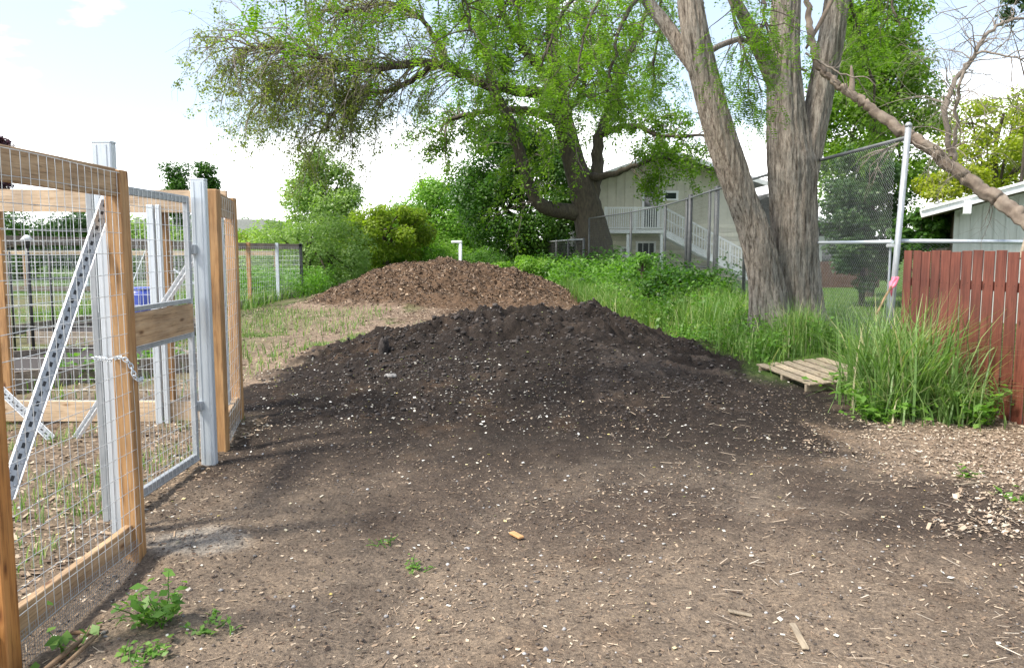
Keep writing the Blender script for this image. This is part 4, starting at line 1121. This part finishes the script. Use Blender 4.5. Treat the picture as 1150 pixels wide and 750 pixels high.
# ------------------------------------------------------------------ leaning dead limb
def dead_limb():
    Y = 10.6
    limb = lambda A_, q, *a, **k: globals()['limb'](A_, [(i, j, kk, w * .68) for i, j, kk, w in q], *a, **k)
    p = P(1090, 200, Y - .8)
    t = thing('fallen_limb', tuple(p), 'bare dead limb leaning from the double trunk down over the tall fence pole', 'branch')
    A = Acc()
    pts, rr = limb(A, [(900, -40, Y - .1, 8), (906, 0, Y - .15, 8), (912, 50, Y - .2, 10), (920, 75, Y - .25, 11), (938, 92, Y - .35, 11), (958, 108, Y - .45, 14), (985, 127, Y - .6, 17), (1012, 146, Y - .8, 19), (1045, 168, Y - 1.0, 20), (1080, 196, Y - 1.2, 20), (1115, 221, Y - 1.5, 21), (1150, 246, Y - 1.8, 22), (1210, 290, Y - 2.3, 22)], 20, 130, lambda tt, th: 1 + .10 * np.sin(2 * th + 9 * tt) + .07 * np.sin(5 * th + 20 * tt) + .10 * fbm(tt * 26 + 0 * th, th * 2.5 + 0 * tt, 3, 151) + .8 * np.maximum(0, fbm(tt * 13 + 0 * th, th * .9 + 0 * tt, 2, 152) - .34), .010)
    A.build('stem', m_deadwood, t, True)
    A = Acc()
    limb(A, [(956, 108, Y - .45, 11), (957, 92, Y - .45, 9), (956, 74, Y - .45, 3)], 8, 10)
    limb(A, [(905, 55, Y - .1, 4), (920, 28, Y - .15, 7), (932, 5, Y - .2, 7), (945, -20, Y - .2, 5)], 8, 12)
    A.build('broken_stub', m_deadwood, t, True)
    A = Acc()
    up, _ = limb(A, [(1068, 176, Y - 1.1, 9), (1064, 150, Y - 1.1, 9), (1062, 118, Y - 1.1, 9), (1072, 92, Y - 1.0, 8), (1092, 66, Y - 1.0, 7), (1108, 38, Y - 1.0, 6), (1128, 25, Y - 1.0, 5), (1160, 21, Y - 1.0, 4), (1190, 25, Y - 1, 3)], 8, 40, wobble=.008)
    u2, _ = limb(A, [(1072, 180, Y - 1.1, 8), (1074, 145, Y - 1.3, 6), (1076, 95, Y - 1.5, 5), (1100, 60, Y - 1.6, 4), (1150, 66, Y - 1.8, 2)], 6, 30, wobble=.012)
    u3, _ = limb(A, [(1022, 155, Y - .8, 3), (1035, 165, Y - 1.2, 3), (1062, 168, Y - 1.5, 2.5), (1085, 160, Y - 1.7, 2)], 5, 20, wobble=.008)
    u4, _ = limb(A, [(905, 60, Y - .2, 4), (935, 78, Y - .5, 3), (965, 90, Y - .7, 2)], 5, 20, wobble=.008)
    tw = [branchlets(A, q, n, l, .0075, .2, 6, .7, d, .1, 5) for q, n, l, d in ((up, 26, .8, .25), (u2, 26, .75, .2), (u3, 10, .5, .3), (u4, 7, .35, .1), (pts[70:], 16, .55, .3))]
    for q in range(9):   # long hanging twigs from the pole towards lower left
        s = P(1010 - q * 2, 160 + q, Y - .8); w = wander(s, (-.55, -.1, -.35), .9 * RNG.uniform(.5, 1.2), 8, .18, .25)
        V, F = tube_np(w, np.linspace(.007, .002, 9), 4); A.add(V, F, RNG.random())
    for q in range(26):  # twigs entering from the upper right
        s = P(RNG.uniform(1080, 1200), RNG.uniform(-40, 150), Y - RNG.uniform(.8, 2)); w = wander(s, (-.8, 0, RNG.uniform(-.6, .2)), RNG.uniform(.4, 1.1), 8, .28, .05)
        V, F = tube_np(w, np.linspace(.006, .0016, 9), 4); A.add(V, F, RNG.random())
    A.build('twigs', m_twig, t)
dead_limb()

# ------------------------------------------------------------------ bank vegetation
def offpal(x, y): return 1 - .93 * ((np.abs(x - 3.5 - .1 * (9.25 - y)) < .75) & (np.abs(y - 9.2) < .85))
def d_bank(x, y): return offpal(x, y) * sstep(2.7, 3.2, x + .3 * fbm(x * 1.5, y * 1.5, 3, 45) - .02 * np.maximum(0, 16 - y) * 4 * 0) * sstep(8.9, 10.0, y + .35 * fbm(x, y, 2, 55))
grass_obj('grass', m_grass, [
    (pts_in(9000, (2.4, 5.6), (9, 14), d_bank), .42, .012, .6),
    (pts_in(26000, (1.4, 5.5), (12.5, 24), lambda x, y: sstep(2.9 - (y - 13) * .14, 3.3 - (y - 13) * .14, x)), .62, .014, .7),
    (pts_in(9000, (1.8, 4.6), (11.5, 22), lambda x, y: sstep(2.9 - (y - 13) * .12, 3.5 - (y - 13) * .12, x) * (fbm(x * .9, y * .9, 3, 295) > .10)), .72, .013, .8),
    (pts_in(5000, (-.5, 4.5), (23, 36), lambda x, y: sstep(1.7 - (y - 23) * .12, 2.3 - (y - 23) * .12, x)), .5, .022, .6),
    (pts_in(9000, (4.6, 12), (9, 30)), .10, .012, .5),
    (pts_in(16000, (-6.5, -2.2), (8.5, 17), lambda x, y: (fbm(x * .8, y * .8, 4, 91) + .4 * fbm(x * 2.5, y * 2.5, 4, 101) > .10)), .07, .008, .8),
    (pts_in(3500, (-3.0, -.7), (11.8, 15), lambda x, y: (fbm(x * 1.5, y * 1.5, 3, 65) > .02)), .10, .008, .6),
    (pts_in(3500, (-4.6, -2.4), (3.0, 7.2), lambda x, y: (fbm(x * 1.8, y * 1.8, 3, 75) > .12)), .13, .006, .6),
    (pts_in(9000, (-14, -3.0), (8, 30), lambda x, y: (fbm(x * .5, y * .5, 3, 85) > -.08) & (pile2(x, y, False) < .03)), .20, .014, .6),
    (pts_in(6000, (-11, -6.9), (18, 31)), .45, .02, .6)])
bpy.data.objects['grass']['kind'] = 'stuff'

def weed_cloud(A, n, xr, yr, dens, hgt, leaf, per):
    C = pts_in(n, xr, yr, dens); m = len(C)
    h = hgt * RNG.uniform(.4, 1.3, m)
    k = np.repeat(np.arange(m), per); q = RNG.random(m * per) ** .7
    pos = C[k].copy(); pos[:, 2] += h[k] * q; pos[:, :2] += RNG.normal(0, 1, (m * per, 2)) * (.10 + .22 * h[k] * .5)[:, None] * .8
    V, F = leaves(pos, leaf, .7, .62, .3)
    A.add(V, F, np.clip(.5 * RNG.random(m)[k] + .5 * RNG.random(m * per), 0, 1))
A = Acc()
weed_cloud(A, 620, (2.4, 4.9), (13.5, 24), lambda x, y: sstep(2.8 - (y - 13) * .12, 3.4 - (y - 13) * .12, x) * np.clip(.5 + 1.6 * fbm(x * .9, y * .9, 3, 95), .1, 1), .58, .08, 34)
weed_cloud(A, 330, (.4, 4.2), (23, 35), lambda x, y: sstep(1.6 - (y - 23) * .12, 2.4 - (y - 23) * .12, x), .95, .12, 50)
weed_cloud(A, 120, (3.0, 4.2), (9.7, 13), lambda x, y: offpal(x, y) * np.clip(.4 + 1.5 * fbm(x * 1.3, y * 1.3, 3, 96), .05, 1), .4, .06, 26)
weed_cloud(A, 130, (2.7, 3.5), (9.3, 14), lambda x, y: offpal(x, y) * .7, .22, .06, 20)
weed_cloud(A, 260, (-10.0, -6.7), (25, 31), one, .8, .10, 40)
tag(A.build('undergrowth', m_weed), kind='stuff')
A = Acc()
weed_cloud(A, 300, (2.5, 4.6), (13, 24), lambda x, y: sstep(2.8 - (y - 13) * .12, 3.4 - (y - 13) * .12, x) * (fbm(x * .8, y * .8, 3, 195) > -.02), .95, .09, 44)
weed_cloud(A, 200, (.2, 4.2), (23, 35), lambda x, y: sstep(1.6 - (y - 23) * .12, 2.4 - (y - 23) * .12, x) * (fbm(x * .6, y * .6, 3, 196) > 0), 1.2, .14, 50)
tag(A.build('dark_undergrowth', m_lf_maple), kind='stuff')
A = Acc()
weed_cloud(A, 240, (2.3, 4.6), (12, 24), lambda x, y: sstep(2.6 - (y - 13) * .12, 3.3 - (y - 13) * .12, x) * (fbm(x * .9, y * .9, 3, 197) > .08), .6, .06, 44)
tag(A.build('pale_undergrowth', m_lf_grey), kind='stuff')

# tall grass clump, weeds beside it
def gpts(n, cx, cy, sx, sy):
    C = np.stack([cx + RNG.normal(0, sx, n), cy + RNG.normal(0, sy, n), np.zeros(n)], 1); C[:, 2] = top(C[:, 0], C[:, 1]) - .01
    return C
o = grass_obj('tall_grass', m_tallgrass, [(gpts(420, 3.86, 7.85, .19, .26), 1.02, .024, .55), (gpts(260, 3.82, 7.8, .17, .25), 1.12, .018, .85), (gpts(420, 3.9, 7.7, .2, .24), .62, .017, 1.0),
    (gpts(120, 3.86, 7.85, .2, .25), 1.25, .006, .5), (gpts(300, 4.2, 7.6, .14, .2), .62, .014, .9), (gpts(160, 3.9, 7.75, .26, .3), .35, .012, 1.4)])
tag(o, 'tall arching clump of green grass in front of the red fence', 'grass')
C = np.stack([3.35 + RNG.normal(0, .16, 520), 10.6 + RNG.normal(0, .18, 520), np.zeros(520)], 1); C[:, 0] += .45; C[:, 2] = top(C[:, 0], C[:, 1]) - .01
o = grass_obj('tall_grass', m_tallgrass, [(C, .66, .012, .6)])
tag(o, 'upright tuft of grass at the right foot of the double trunk', 'grass')

def plant(name, x, y, hgt, spread, nst, leaf, label, cat='plant', group=None, per=9, mat=None):
    z = gz(x, y)
    t = thing(name, (x, y, z), label, cat, group)
    A = Acc(); pos = []; 
    for i in range(nst):
        a = RNG.uniform(0, 6.283); d = np.array((math.cos(a) * spread, math.sin(a) * spread, hgt * RNG.uniform(.6, 1.2)))
        s = np.array((x + RNG.normal(0, spread * .25), y + RNG.normal(0, spread * .25), z - .01))
        w = wander(s, d, np.linalg.norm(d) * RNG.uniform(.6, 1.1), 5, .12, .05)
        V, F = tube_np(w, np.linspace(.004, .0015, 6), 4); A.add(V, F, RNG.random())
        f = RNG.uniform(.25, 1, per)
        pos.append(np.stack([np.interp(f * 5, np.arange(6), w[:, j]) for j in range(3)], 1) + RNG.normal(0, leaf * .5, (per, 3)))
    pos = np.concatenate(pos)
    pos[:, 2] = np.maximum(pos[:, 2], z + .01)
    V, F = leaves(pos, leaf, 1.2, .66, .25)
    A.add(V, F, np.clip(.3 + .7 * RNG.random(len(F)), 0, 1)); A.build('foliage', mat or m_weed, t)
    return t
g = P(186, 703, 3.2)
def at(px, py):
    v = (375 - py) / FPX; dz = -math.sin(PITCH) + v * math.cos(PITCH); dy = math.cos(PITCH) + v * math.sin(PITCH)
    tt = -EYE / dz; return ((px - 575) / FPX * tt, dy * tt)
x, y = at(182, 700); plant('nettle', x, y, .17, .11, 15, .05, 'bright green nettle clump on the bare soil beside the bottom board')
x, y = at(236, 706); plant('small_weed', x, y, .05, .10, 8, .028, 'tiny low weed just right of the bright nettle clump', per=7)
x, y = at(74, 727); plant('seedling', x, y, .12, .05, 4, .06, 'broad-leaved seedling beside the sticks at the fence foot', per=5)
x, y = at(150, 742); plant('small_weed', x, y, .06, .10, 8, .03, 'low weed at the bottom edge below the nettle', per=6)
x, y = at(465, 636); plant('small_weed', x, y, .035, .09, 8, .022, 'sparse green weed on the open soil near the middle', per=6)
x, y = at(430, 612); plant('small_weed', x, y, .03, .08, 6, .02, 'faint green sprouts just above the sparse soil weed', per=5)
x, y = at(985, 470); plant('bramble', x, y, .30, .36, 34, .075, 'low leafy bramble at the left foot of the tall grass clump')
x, y = at(955, 448); plant('bramble', x, y, .26, .30, 18, .08, 'low leafy bramble touching the right end of the pallet')
x, y = at(1100, 480); plant('bramble', x, y + .1, .42, .24, 20, .085, 'broad-leaved bramble against the red boards right of the tall grass')
x, y = at(1015, 425); plant('bramble', x + .1, y + .2, .45, .18, 14, .085, 'leafy weed between the pallet and the tall grass clump')
x, y = at(1140, 560); plant('small_weed', x, y, .08, .07, 4, .06, 'few green leaves on the dry litter at the right edge', per=5)
x, y = at(1085, 535); plant('small_weed', x, y, .05, .09, 5, .05, 'pair of green leaves lying on the dry litter', per=4)
x, y = at(250, 502); plant('small_weed', x, y, .16, .04, 4, .04, 'thin green sprout at the foot of the end post', per=4)

# ------------------------------------------------------------------ pallet, debris, offcut, sticks
def pallet():
    c = (3.58, 9.2); z = .15
    t = thing('pallet', (c[0], c[1], z), 'pale slatted wooden pallet lying half hidden in weeds beside the compost', 'pallet')
    ax = Vector((.20, -.97, -.05)).normalized(); ay = Vector((.97, .20, .06)).normalized(); up = ax.cross(ay).normalized()
    O = Vector((c[0], c[1], z))
    for i in range(6):
        b = MB(); m = O + ay * (-.44 + i * .16) + up * .06
        b.beam(m - ax * .58, m + ax * .58, .115, .018, up); b.build('slat', m_pallet, t)
    for j in (-.5, 0, .5):
        b = MB(); m = O + ax * j; b.beam(m - ay * .5, m + ay * .45, .04, .095, up); b.build('runner', m_pallet, t)
pallet()
b = MB(); p = P(968, 366, 9.9); 
for i in range(5):
    d = RNG.normal(0, 1, 3) * np.array((.07, .06, .02)) + np.array((.05, -.05, -.02)); s = np.array((p[0], p[1], gz(p[0], p[1]) + .06)) + RNG.normal(0, .04, 3) * np.array((1, 1, .4))
    b.beam(s - d * 1, s + d * 1, .05, .025)
tag(b.build('scrap_wood', m_grey_wood), 'grey broken timber scraps in the grass right of the trunk', 'scrap')
x, y = at(580, 599)
b = MB(); b.beam((x - .028, y + .045, gz(x, y) + .014), (x + .028, y - .045, gz(x, y) + .016), .036, .014, r=.5)
tag(b.build('wood_offcut', m_offcut), 'small orange wood offcut lying on the dark soil', 'wood block')
for i, (px, py, px2, py2, r, lb) in enumerate([
        (50, 752, 108, 708, .011, 'thicker brown stick leaning at the fence foot'),
        (66, 756, 112, 716, .008, 'slender tan stick beside the seedling at the fence foot'),
        (80, 703, 114, 709, .009, 'short brown stick lying across the others at the fence foot')]):
    x, y = at(px, py); x2, y2 = at(px2, py2)
    b = MB(); m = np.array(((x + x2) / 2 + .01, (y + y2) / 2, gz(x, y) + .035))
    b.tube([(x, y, gz(x, y) + .02), m, (x2, y2, gz(x2, y2) + .02)], [r, r * 1.05, r * .7], 7)
    tag(b.build('stick', m_stick), lb, 'stick', 'sticks at the fence foot')
for (px, py, px2, py2, w, m, lb) in [(1072, 548, 1112, 545, .012, m_pallet, 'long pale twig on the dry litter near the right edge'), (890, 700, 905, 728, .028, m_pallet, 'flat tan splinter of wood on the soil near the bottom'), (818, 686, 845, 687, .024, m_pallet, 'short tan wood chip lying level on the soil near the bottom')]:
    x, y = at(px, py); x2, y2 = at(px2, py2)
    b = MB(); b.beam((x, y, gz(x, y) + .012), (x2, y2, gz(x2, y2) + .012), w, .008)
    tag(b.build('wood_splinter', m), lb, 'wood splinter')
x, y = at(438, 410)
def blob(name, c, size, mat, seed=0):
    th = np.linspace(0, 2 * math.pi, 20, endpoint=False); z = np.linspace(-.98, .98, 13)
    T, Zz = np.meshgrid(th, z); q = np.sqrt(1 - Zz ** 2)
    D = np.stack([q * np.cos(T), q * np.sin(T), Zz], -1)
    r = 1 + .55 * fbm(D[..., 0] * 1.6 + D[..., 2] * 1.1 + seed, D[..., 1] * 1.6 - D[..., 2] * .7, 4, 161)
    V = (D * r[..., None] * np.array(size) * .5 + np.array(c)).reshape(-1, 3)
    i = np.arange(12)[:, None] * 20; j = np.arange(20)[None]; j2 = (j + 1) % 20
    F = np.stack([i + j, i + j2, i + 20 + j2, i + 20 + j], -1).reshape(-1, 4)
    return mesh_np(name, V, F, mat, None, RNG.uniform(0, .7, len(F)))
c = P(431, 390, 9.9)
tag(blob('soil_lump', c, (.12, .12, .30), m_clod, 2), 'upright dark clod standing on the left part of the compost heap', 'soil lump')
c = P(438, 411, 8.6); c[2] = gz(c[0], 8.6) + .02
tag(blob('stone', c, (.13, .09, .07), m_pebble, 5), 'grey stone in front of the upright dark clod', 'stone')

# ------------------------------------------------------------------ the pen: wood and steel fencing
def wire_panel(a, b_, z0, z1, sv, sh, r, wob=.0):
    """welded wire: verticals every sv, horizontals every sh between points a,b (x,y)"""
    A = Acc(); a = np.array(a, float); b_ = np.array(b_, float); Ln = np.linalg.norm(b_ - a); d = (b_ - a) / Ln; nr = np.array((-d[1], d[0]))
    nv = max(2, int(round(Ln / sv))); nh = max(1, int(round((z1 - z0) / sh)))
    bow = lambda s, z: wob * (math.sin(3.1 * s + 1) * math.sin(2.3 * z + s))
    for i in range(nv + 1):
        s = Ln * i / nv; zs = np.linspace(z0, z1, 9)
        pts = np.array([(*(a + d * s + nr * (bow(s, z))), z) for z in zs]); V, F = tube_np(pts, r, 4); A.add(V, F, RNG.random())
    for j in range(nh + 1):
        z = z0 + (z1 - z0) * j / nh; ss = np.linspace(0, Ln, 12)
        pts = np.array([(*(a + d * s + nr * (bow(s, z) + 1.6 * r)), z + wob * .5 * math.sin(5 * s + j)) for s in ss]); V, F = tube_np(pts, r, 4); A.add(V, F, RNG.random())
    return A

def perforated(name, parent, p0, p1, w=.045, face=(-.3, -1, 0), deep=.03):
    """perforated steel strut: dull channel with folded flanges coloured as sunlit and a row of punched slots"""
    p0 = Vector(p0); p1 = Vector(p1); d = (p1 - p0).normalized(); u = Vector(face); sd = d.cross(u).normalized(); u = sd.cross(d).normalized()
    b = MB(); b.beam(p0, p1, w, .004, u, .001)
    n = int((p1 - p0).length / .05); R_ = Matrix((d, sd, u)).transposed()
    for i in range(n):
        for s_ in (-1, 1): b.box(p0 + d * (.005 + i * .05) + u * .004 + sd * s_ * w * .3, (.012, .010, .005), R_, .002, r=1.0)
    o = b.build(name, m_galv_dull, parent)
    for s_ in (-1, 1):
        b = MB(); b.beam(p0 + sd * s_ * (w / 2 + .002) + u * (deep * .35), p1 + sd * s_ * (w / 2 + .002) + u * (deep * .35), .005, deep, u, .001); b.build('flange', m_sunlit_edge, o)
    h = MB(); n = int((p1 - p0).length / .05)
    R_ = Matrix((d, sd, u)).transposed()
    for i in range(n): h.box(p0 + d * (.03 + i * .05) + u * .0030, (.024, .013, .002), R_, .0005)
    h.build('slots', m_dark, o)
    return o

# near wooden panel
XW = -1.97
t = thing('wire_fence_panel', (XW, 3.5, 0), 'nearest cedar-framed wire fence panel with steel diagonal strut at the left edge', 'fence')
b = MB(); b.box((XW, 2.96, .95), (.089, .089, 2.16), bev=.006, r=.5); b.build('post', m_stain, t)
b = MB(); b.box((-2.01, 4.125, .96), (.089, .089, 2.08), bev=.006, r=.55); b.build('post', m_cedar_v, t)
b = MB(); b.box((-2.055, 4.22, .98), (.05, .05, 1.75), bev=.004, r=.9); b.build('stud', m_cedar_v, t)
b = MB(); b.beam((XW - .005, 2.2, 1.935), (-2.005, 4.078, 1.935), .038, .14, r=.45); b.build('top_rail', m_cedar_y, t)
b = MB(); b.beam((XW - .01, 2.2, .105), (-2.012, 4.078, .095), .038, .14, r=.35); b.build('bottom_board', m_cedar_y, t)
q = wire_panel((XW + .030, 3.02), (-1.965, 4.11), .06, 1.985, .066, .102, .0017, .006); q.build('wire_mesh', m_wire, t)
q = wire_panel((XW + .022, 3.0), (-1.972, 4.08), -.15, .09, .018, .018, .0011, .004); q.build('hardware_cloth', m_galv_dull, t)
perforated('diagonal_strut', t, P(119, 226, 4.22), P(6, 560, 3.22), .052, (.75, -.6, .5))

# steel posts
def steel_post(x, y, z1, w, label, d=.065):
    t = thing('steel_post', (x, y, 0), label, 'post', 'square steel gate posts')
    b = MB(); b.box((x, y, z1 / 2 - .15), (w, d, z1 + .3), bev=.006, r=.5)
    for s_ in (-.25, .25): b.box((x + s_ * w, y - d / 2 - .001, z1 / 2), (.007, .005, z1 - .02), bev=.001, r=.35)
    b.build('tube', m_galv, t)
    b = MB(); b.box((x, y, z1 + .004), (w + .001, d + .001, .014), bev=.003, r=.6); b.build('cap', m_galv, t)
    return t
steel_post(-2.20, 4.40, 2.17, .105, 'galvanized square post wrapped by the chain near the diagonal strut')
steel_post(-2.275, 5.90, 2.10, .105, 'galvanized square post on which the far side of the metal gate hangs')

# metal gate
GX = -2.335
t = thing('metal_gate', (GX, 5.1, 0), 'galvanized wire gate with a wooden cross board between the two steel posts', 'gate')
b = MB()
ga, gb = 4.47, 5.82
b.beam((GX, ga, 1.955), (GX, gb, 1.955), .035, .05); b.beam((GX, ga, .075), (GX, gb, .075), .035, .06)
b.box((GX, ga + .02, 1.015), (.036, .04, 1.83)); b.box((GX, gb - .02, 1.015), (.036, .04, 1.83))
b.beam((GX, ga + .04, 1.235), (GX, gb - .04, 1.235), .034, .03); b.beam((GX, ga + .04, .985), (GX, gb - .04, .985), .034, .03)
b.build('frame', m_galv_dull, t)
b = MB(); b.beam((GX + .01, ga + .03, 1.11), (GX + .01, gb - .03, 1.11), .034, .205, r=.6); b.build('cross_board', m_cedar_y, t)
q = wire_panel((GX + .022, ga), (GX + .022, gb), 1.25, 1.97, .062, .10, .0019); q.build('wire_mesh', m_wire, t)
q = wire_panel((GX + .022, ga), (GX + .022, gb), .06, .975, .062, .10, .0019); q.build('wire_mesh', m_wire, t)
for z in (.45, 1.6):
    b = MB(); b.box((-2.315, 5.845, z), (.05, .05, .07), bev=.006); b.build('hinge', m_galv_dull, t)

# narrow panel at the corner
t = thing('narrow_fence_panel', (-2.4, 6.75, 0), 'narrow cedar fence panel between the hinge post and the pen corner', 'fence')
b = MB(); b.box((-2.30, 6.24, 1.02), (.089, .089, 2.08), bev=.006, r=.35); b.build('post', m_cedar_v, t)
b = MB(); b.box((-2.39, 6.20, 1.83), (.06, .05, .42), bev=.004, r=.8); b.box((-2.39, 6.20, .87), (.058, .05, 1.49), bev=.004, r=.75); b.build('nailing_strip', m_cedar_v, t)
b = MB(); b.box((-2.53, 7.28, 1.03), (.089, .089, 2.06), bev=.006, r=.75); b.build('post', m_cedar_v, t)
b = MB(); b.beam((-2.31, 6.29, 1.96), (-2.52, 7.23, 1.96), .038, .18, r=.4); b.build('top_rail', m_cedar_y, t)
b = MB(); b.beam((-2.31, 6.29, .17), (-2.52, 7.23, .17), .038, .18, r=.4); b.build('bottom_board', m_cedar_y, t)
q = wire_panel((-2.275, 6.28), (-2.485, 7.24), .05, 2.02, .13, .10, .0016); q.build('wire_mesh', m_wire, t)
q = wire_panel((-2.282, 6.25), (-2.495, 7.24), -.03, .1, .025, .025, .001); q.build('hardware_cloth', m_galv_dull, t)
b = MB(); b.box((-2.50, 6.9, 1.0), (.07, .05, 1.84), bev=.004); b.build('steel_channel', m_galv, t)

# chain
def chain(pts, label):
    pts = spline(pts, 60); s = np.concatenate([[0], np.cumsum(np.linalg.norm(np.diff(pts, axis=0), axis=1))]); n = int(s[-1] / .021)
    b = MB()
    for i in range(n):
        q = (i + .5) * .021; c = np.array([np.interp(q, s, pts[:, j]) for j in range(3)]); e_ = np.array([np.interp(min(q + .005, s[-1]), s, pts[:, j]) for j in range(3)])
        d = Vector(e_ - c); d = d.normalized() if d.length > 1e-6 else Vector((1, 0, 0))
        sd = d.cross(Vector((0, 0, 1))).normalized(); up = sd.cross(d)
        if i % 2: sd, up = up, -sd
        sd = (sd + up * .5).normalized()
        th = np.linspace(0, 2 * math.pi, 13)
        ring = np.array([np.array(c) + np.array(d) * math.cos(a) * .016 + np.array(sd) * math.sin(a) * .010 for a in th])
        b.tube(ring, .0032, 5, caps=False)
    return tag(b.build('chain', m_galv), label, 'chain')
chain([P(104, 402, 4.33), P(112, 402, 4.28), P(124, 404, 4.14), P(134, 401, 4.05), P(141, 404, 4.03), P(147, 411, 4.04), P(152, 424, 4.04), P(158, 427, 4.08), P(159, 424, 4.2)], 'steel chain looped round the cedar post and steel post at the gate')

# back fence of the pen
t = thing('back_fence', (-4.8, 7.35, 0), 'back fence of the pen with pale top and bottom boards, seen through the wire', 'fence')
b = MB(); b.beam((-7.6, 7.36, 2.06), (-2.58, 7.34, 2.03), .038, .20, r=.8); b.build('top_rail', m_cedar_x, t)
b = MB(); b.beam((-7.6, 7.36, .115), (-2.58, 7.34, .105), .038, .19, r=.75); b.build('bottom_board', m_cedar_x, t)
for x in (-4.72, -3.20, -6.4):
    b = MB(); b.box((x, 7.42, 1.0), (.089, .075, 2.1), bev=.005); b.build('post', m_cedar_v, t)
for x in (-3.25, -3.18):
    b = MB(); b.box((x, 7.28, 1.0), (.062 if x < -3.2 else .04, .05, 2.0), bev=.005); b.build('steel_channel', m_galv, t)
q = wire_panel((-7.5, 7.40), (-2.6, 7.38), .2, 1.98, .075, .10, .0016, .005); q.build('wire_mesh', m_wire, t)
perforated('diagonal_strut', t, P(226, 280, 6.9), P(86, 493, 6.75), .06, (-.5, -.8, .4))
perforated('diagonal_strut', t, P(-60, 380, 6.9), P(58, 493, 6.7), .06, (.4, -.8, .5))

# far garden fence
def far_fence(name, pts, h, label, sp=2.0, mesh=True, mt=None, brace=True):
    t = thing(name, (*pts[0], 0), label, 'fence', 'garden fences')
    A = Acc()
    for (a, b_) in zip(pts[:-1], pts[1:]):
        a = np.array(a, float); b_ = np.array(b_, float); Ln = np.linalg.norm(b_ - a); n = max(1, int(round(Ln / sp)))
        b = MB(); b.beam((*a, h - .08), (*b_, h - .08), .04, .17); b.build('top_rail', mt or m_grey_wood, t)
        b = MB(); b.beam((*a, .12), (*b_, .12), .04, .19); b.build('bottom_board', m_grey_wood, t)
        for i in range(n + 1):
            p = a + (b_ - a) * i / n + np.array((.065, .03))
            b = MB(); b.box((p[0], p[1], h / 2 - .03), (.09, .09, h + .1)); b.build('post', m_cedar_v if i % 2 else m_galv, t)
        if mesh:
            q = wire_panel(a + np.array((.12, 0)), b_ + np.array((.12, 0)), .1, h - .1, .15, .15, .0028); A.add(np.concatenate(q.V), np.concatenate(q.F), np.concatenate(q.R))
    if brace:
        b = MB(); p = np.array(pts[-1]); d = np.array(pts[-2]) - p; d = d / np.linalg.norm(d)
        b.beam((*(p + d * .1 + .02), h - .25), (*(p + d * 2.2 + .02), .3), .05, .05); b.beam((*(p + np.array((0, .1))), h - .2), (*(p + np.array((-.7, .3))), .2), .05, .05); b.build('strut', m_galv, t)
    if mesh: A.build('wire_mesh', m_wire, t)
    return t
far_fence('garden_fence', [(-7.75, 15.5), (-7.1, 26.8), (-13, 28.5)], 1.78, 'far garden fence with small wire panels left of the mulch heap', 2.2)
far_fence('garden_fence', [(-9.6, 11.5), (-8.6, 20)], 1.85, 'garden fence with dark top rail running back behind the pen', 2.6, brace=False)
far_fence('garden_fence', [(-26, 31), (-9, 30.4)], 1.55, 'pale railed fence across the back of the garden', 2.6, mt=m_cedar_x, brace=False)

# raised bed timbers
def bed(pts, label):
    t = thing('raised_bed', (*pts[0], 0), label, 'garden bed', 'raised garden beds')
    for a, b_ in zip(pts, pts[1:] + pts[:1]):
        b = MB(); b.beam((*a, .11), (*b_, .11), .05, .24); b.build('timber', m_grey_wood, t)
    c = np.mean(np.array(pts), 0); xs = [p[0] for p in pts]; ys = [p[1] for p in pts]
    b = MB(); b.add([(p[0], p[1], .15) for p in pts], [tuple(range(len(pts)))]); b.build('soil', m_clod, t)
    return t
bed([(-5.9, 8.6), (-4.2, 10.6), (-5.6, 12.2), (-7.6, 9.8)], 'raised bed with grey timber edge just behind the pen fence')
bed([(-8.2, 13.5), (-6.2, 13.2), (-5.8, 16.0), (-8.0, 16.5)], 'farther raised bed near the solar light post')
rr = lambda: RNG.normal(0, .12)
for (x, y, lb) in ((-5.2, 9.7, 'leafy crop plants in the nearer raised bed'), (-4.6, 10.6, 'smaller leafy crop at the right end of the nearer raised bed')):
    plant('vegetable_plant', x, y, .35, .35, 26, .10, lb)
p = P(30, 268, 11.0)
t = thing('solar_light', (p[0], 11.0, 0), 'black solar garden light on a slim post inside the garden', 'lamp')
b = MB(); b.tube([(p[0], 11, -.1), (p[0], 11, p[2] - .1)], .022, 8); b.build('post', m_black, t)
b = MB(); b.tube([(p[0], 11, p[2] - .12), (p[0], 11, p[2] - .02)], [.03, .045], 8); b.build('lantern', m_black, t)
b = MB(); b.tube([(p[0], 11, p[2] - .02), (p[0], 11, p[2] + .05)], [.09, .02], 8); b.build('cap', m_white, t)
for (px, py, Y, lb) in ((55, 285, 12.0, 'dark metal stake right of the solar light'), (10, 282, 12.5, 'dark metal stake left of the solar light')):
    p = P(px, py, Y); b = MB(); b.tube([(p[0], Y, -.1), (p[0], Y, p[2])], .016, 6); tag(b.build('garden_stake', m_black), lb, 'stake', 'garden stakes')
p = P(160, 345, 12.2)
t = thing('blue_barrel', (p[0], 12.2, 0), 'blue plastic barrel in the garden seen through the metal gate', 'barrel')
b = MB(); b.tube([(p[0], 12.2, z) for z in (0, .05, .3, .62, .9, 1.0)], [.24, .26, .27, .27, .26, .235], 18); b.build('body', m_blue, t)
b = MB(); b.tube([(p[0], 12.2, .998), (p[0], 12.2, 1.03)], .24, 18); b.build('lid', m_blue, t)
print('faces', sum(len(o.data.polygons) for o in bpy.data.objects if o.type == 'MESH'))
